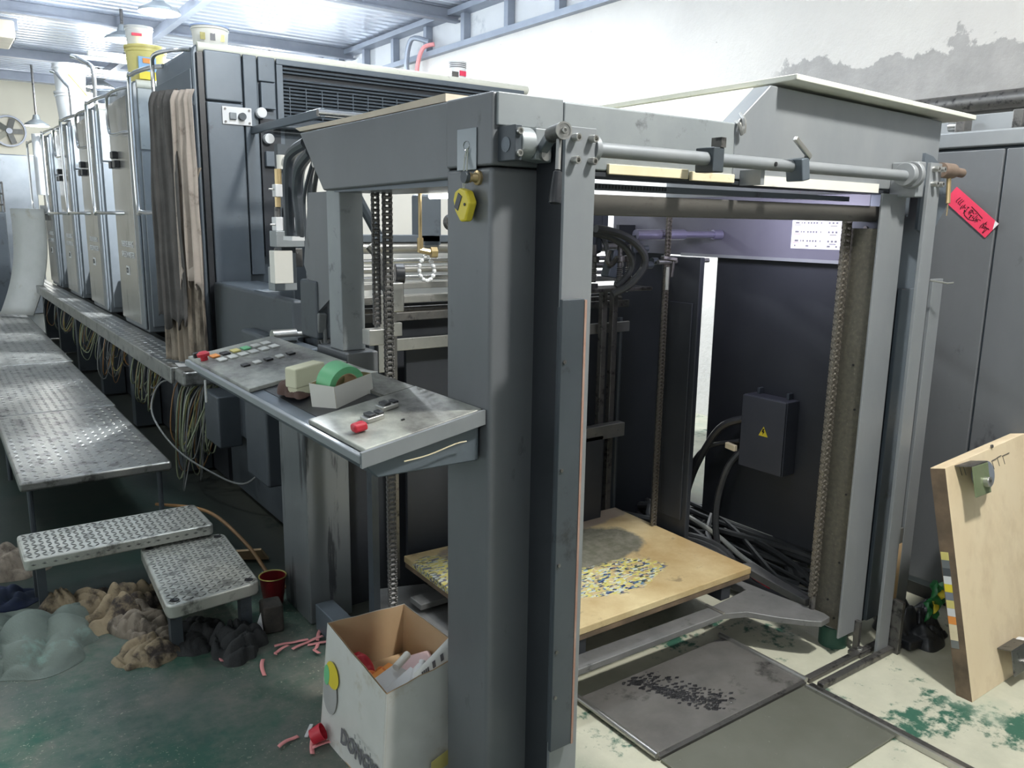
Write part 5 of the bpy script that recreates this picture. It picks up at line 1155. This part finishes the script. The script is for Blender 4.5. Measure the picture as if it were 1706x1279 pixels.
MB().cyl(onb(2.93, .79, .0), onb(2.93, .79, .006), .006, 10).build('screw', 'steeld', t)

# ------------------------------------------------------------------ small things on the left column
t = thing('tape_measure', 'yellow tape measure hanging by a cord on the left column', 'tape measure', (1.0, 1.57, 1.50))
c0 = Vector((1.0, 1.572, 1.537))
pts = [(1.003, c0.y+dy, c0.z+dz) for dy, dz in ((.036, .012), (.030, .030), (.010, .038), (-.018, .032), (-.034, .006), (-.014, -.034), (.006, -.036), (.028, -.012))]
MB().prism(pts, (-.022, 0, 0)).build('case', 'yellow', t, bevel=.005)
MB().obox((.9805, c0.y+.012, c0.z+.008), (0, .55, -1), (0, 1, .55), (1, 0, 0), .036, .018, .002).build('grip_pad', 'black', t, bevel=.001)
MB().cyl((.9805, c0.y-.016, c0.z+.002), (.979, c0.y-.016, c0.z+.002), .0035, 8).build('screw', 'ink', t)
MB().tube([(.992, c0.y+.006, c0.z+.036), (.998, c0.y+.005, c0.z+.07), (1.005, c0.y+.012, c0.z+.11), (1.004, c0.y+.010, c0.z+.125)], .0016, 5, smooth=4).build('cord', 'ww', t)
MB().tube([(.992, c0.y+.010, c0.z+.036), (.996, c0.y+.014, c0.z+.07), (1.003, c0.y+.02, c0.z+.105), (1.004, c0.y+.010, c0.z+.125)], .0016, 5, smooth=4).build('cord', 'ww', t)
t = thing('hook_plate', 'clear adhesive wall hook plate on the left column', 'hook', (1.009, 1.60, 1.62))
MB().box(1.0085, 1.0115, 1.555, 1.635, 1.615, 1.705).build('plate', mat('frosted plate', (.30, .34, .37), (.34, .38, .41), .2), t, bevel=.002)
MB().tube([(1.008, 1.594+.012*math.cos(a), 1.668+.010*math.sin(a)) for a in [i*math.pi/8 for i in range(17)]], .0012, 5).build('hook', 'chrome', t)
MB().tube([(1.007, 1.594, 1.658), (1.003, 1.592, 1.645), (1.002, 1.592, 1.630)], .0016, 5).build('hook', 'chrome', t)
t = thing('brass_fitting', 'small brass push fitting below the hook plate', 'fitting', (1.0, 1.553, 1.596))
MB().lathe([(.016, 0), (.016, .006), (.011, .008), (.008, .020), (.011, .022), (.011, .030), (0, .030)], (1.012, 1.548, 1.597), 20, axis=(-1, 0, 0)).build('body', 'brass', t)
MB().lathe([(.013, 0), (.013, .010), (0, .010)], (.982, 1.548, 1.597), 20, axis=(-1, 0, 0)).build('button', 'pressd', t)
t = tag(MB().prism([(1.10, 1.71, 1.335), (1.10, 1.73, 1.335), (1.10, 1.735, 1.23), (1.10, 1.71, 1.225)], (.03, 0, 0)).build('cardboard_tag', 'card'), 'brown cardboard strip hanging behind the left column', 'cardboard')
tag(MB().cyl((1.31, 1.80, 1.578), (1.31, 2.28, 1.578), .008, 10).build('tube_light', 'tube'), 'short bright tube light under the feeder beam', 'lamp')
t = tag(MB().prism([(1.03, 1.72, 1.778), (1.03, 2.30, 1.778), (1.03, 2.64, 1.782), (1.03, 2.68, 1.795), (1.03, 2.30, 1.792), (1.03, 1.72, 1.796)], (.14, 0, 0)).build('paper_sheets', 'paper', smooth=0), 'curled tan paper sheets lying on the feeder side beam', 'paper')

# ------------------------------------------------------------------ buckets and cans on the towers
def bucket(name, label, c, r, h, mt_, r2=None, lid=True, group=None):
    r2 = r2 or r*.86
    t = thing(name, label, 'bucket', c, group)
    MB().lathe([(0, 0), (r2, 0), (r2+.003, .004), (r*.985, h*.82), (r*1.04, h*.83), (r*1.04, h*.88), (r, h*.89), (r, h)], c, 30).build('body', mt_, t)
    if lid: MB().lathe([(r*1.05, h*.93), (r*1.05, h), (r*.98, h*1.01), (0, h*1.01)], c, 30).build('lid', mt_ if lid is True else lid, t)
    else: MB().lathe([(r, h), (r*1.03, h), (r*1.03, h*.97), (r*.97, h*.97)], c, 30).build('rim', mt_, t)
    return t
zt = 2.384
t = bucket('paint_bucket', 'pale printed bucket with blue lid on the near tower', (1.36, 4.72, zt), .095, .12, 'cream', lid=mat('blue lid', (.35, .45, .70), (.4, .5, .75), .4))
for i in range(3): MB().obox((1.36-.062+.05*i, 4.72-.088+.03*abs(1-i)*.2, zt+.055), (1, -.1, 0), (0, 1, 0), (0, 0, 1), .025, .004, .035).build('printed_mark', ('wy', 'grayt', 'ylabel')[i], t)
t = bucket('ink_bucket', 'yellow plastic bucket with a blue label, under the white tub', (1.33, 6.10, zt), .125, .225, 'ylabel')
MB().obox((1.33-.02, 6.10-.118, zt+.10), (1, .1, 0), (0, 1, 0), (0, 0, 1), .11, .02, .09).build('label', mat('blue label', (.25, .45, .7), (.3, .5, .75), .5), t)
MB().obox((1.33-.02, 6.10-.126, zt+.12), (1, .1, 0), (0, 1, 0), (0, 0, 1), .06, .02, .03).build('label_print', 'orange', t)
MB().obox((1.33-.02, 6.10-.120, zt+.03), (1, .1, 0), (0, 1, 0), (0, 0, 1), .11, .02, .05).build('label_band', 'yellow', t)
t = bucket('white_tub', 'white tub with a red stripe on top of the yellow bucket', (1.30, 6.12, zt+.23), .085, .12, 'white')
MB().obox((1.30-.03, 6.12-.078, zt+.29), (1, -.1, 0), (0, 1, 0), (0, 0, 1), .06, .012, .016).build('label', 'redn', t)
bucket('white_tub', 'lower grey white tub of the stack of two on the fourth tower', (1.30, 8.98, zt), .165, .26, 'white', group='stacked tubs')
t = bucket('white_tub', 'upper white tub of the stack of two on the fourth tower', (1.27, 8.96, zt+.265), .14, .24, 'white', lid=False, group='stacked tubs')
tag(MB().cyl((1.24, 8.80, zt+.40), (1.38, 8.78, zt+.22), .010, 8).build('yellow_stick', 'yellow'), 'yellow stick slanting across the stacked white tubs', 'stick')
bucket('grey_tub', 'wide grey basin on the third tower beside the stacked tubs', (1.38, 7.55, zt), .16, .12, 'stud', r2=.10, lid=False)
tag(MB().lathe([(0, 0), (.055, 0), (.055, .62), (0, .62)], (1.08, 10.1, 1.72), 20).build('white_roll', 'white'), 'upright white roll in front of the farthest tower', 'roll')
t = thing('paint_can', 'small white paint can standing at the right end of the near tower', 'can', (2.86, 4.64, zt))
MB().lathe([(0, 0), (.062, 0), (.062, .003), (.060, .006), (.060, .10), (.063, .104), (.063, .108), (0, .106)], (2.86, 4.64, zt), 28).build('body', 'white', t)
for i in range(3): MB().lathe([(.0605, .07+i*.011), (.0615, .073+i*.011), (.0605, .076+i*.011)], (2.86, 4.64, zt), 28).build('printed_line', 'grayt', t)
MB().obox((2.87, 4.582, zt+.035), (1, .1, 0), (0, 1, 0), (0, 0, 1), .05, .006, .03).build('label', 'redn', t)
MB().box(2.74, 2.79, 4.50, 4.54, 2.36, 2.41).build('tower_clip', 'steeld', T[0], bevel=.004)
# tall guard rails above the towers
for k, (yy, zz) in enumerate(((7.42, 2.75), (8.66, 2.80))):
    t = thing('guard_rail', ['nearer of the two tall bent guard rails above the towers', 'farther of the two tall bent guard rails above the towers'][k], 'guard rail', (1.22, yy, 2.38))
    MB().tube([(1.22, yy, 2.38), (1.22, yy, 2.62), (1.20, yy+.05, 2.68), (1.16, yy+.25, zz), (1.20, yy+.3, zz+.02), (2.2, yy+.3, zz+.02)], .018, 10, smooth=4).build('rail', 'chrome', t)
    MB().tube([(2.2, yy+.3, zz+.02), (2.2, yy+.3, 2.38)], .018, 10).build('post', 'chrome', t)
    MB().box(1.24, 2.18, yy+.27, yy+.33, zz+.045, zz+.075).build('lamp_housing', 'cream', t, bevel=.004)

# ------------------------------------------------------------------ cloths hanging from the near tower handle
def hang(name, label, y0, y1, z0, z1, mt_, seed, x=1.13, amp=.018, nf=5, taper=0, skew=0, bottom=.04, gr=None, slant=0):
    rr = random.Random(seed); ph = rr.uniform(0, 6)
    def f(u, v):   # v 0 top, 1 bottom
        w_ = 1-taper*(1-v)*(1-v)
        yy = (y0+y1)/2+(u-.5)*(y1-y0)*w_+skew*v
        xx = x+amp*(math.sin(u*nf*6.28+ph+v*1.2)+.4*math.sin(u*nf*14+v*4+ph))*(.5+.5*v)-.01*v
        xx -= slant*u
        n_ = noise.noise(Vector((u*5+seed, v*3, seed)))
        zz = z1+(z0-z1)*v+(bottom*noise.noise(Vector((u*6+seed, 1.3, 0))) if v > .98 else 0)
        if v < .04: xx += .02*(1-v/.04)
        return Vector((xx+n_*.012, yy+n_*.015, zz))
    o = MB().grid(f, 60, 40).build(name, mt_, solid=.005, smooth=60)
    return tag(o, label, 'cloth', gr)
hang('brown_cloth', 'long soiled brown cloth hanging lowest from the near tower handle', 4.36, 4.72, .735, 1.75, 'clothb', 5, x=1.165, amp=.014, nf=6, bottom=.0, slant=.11)
hang('dark_cloth', 'dark grey cloth hanging over the near tower handle, left of the beige one', 4.47, 4.74, .98, 2.14, 'clothd', 9, x=1.10, amp=.010, nf=4, taper=.2, skew=-.04, bottom=.12, slant=.08)
hang('beige_cloth', 'dusty pink beige cloth hanging over the near tower handle', 4.34, 4.54, 1.16, 2.13, 'clothp', 14, x=1.145, amp=.012, nf=3, taper=.35, skew=-.03, bottom=.18, slant=.06)
tag(MB().prism([(1.04, 4.50, .722), (1.19, 4.46, .722), (1.19, 4.52, .722), (1.05, 4.62, .722)], (0, 0, .004)).build('paper_scrap', 'white', smooth=0), 'torn white paper scrap on the footboard below the hanging cloths', 'paper')
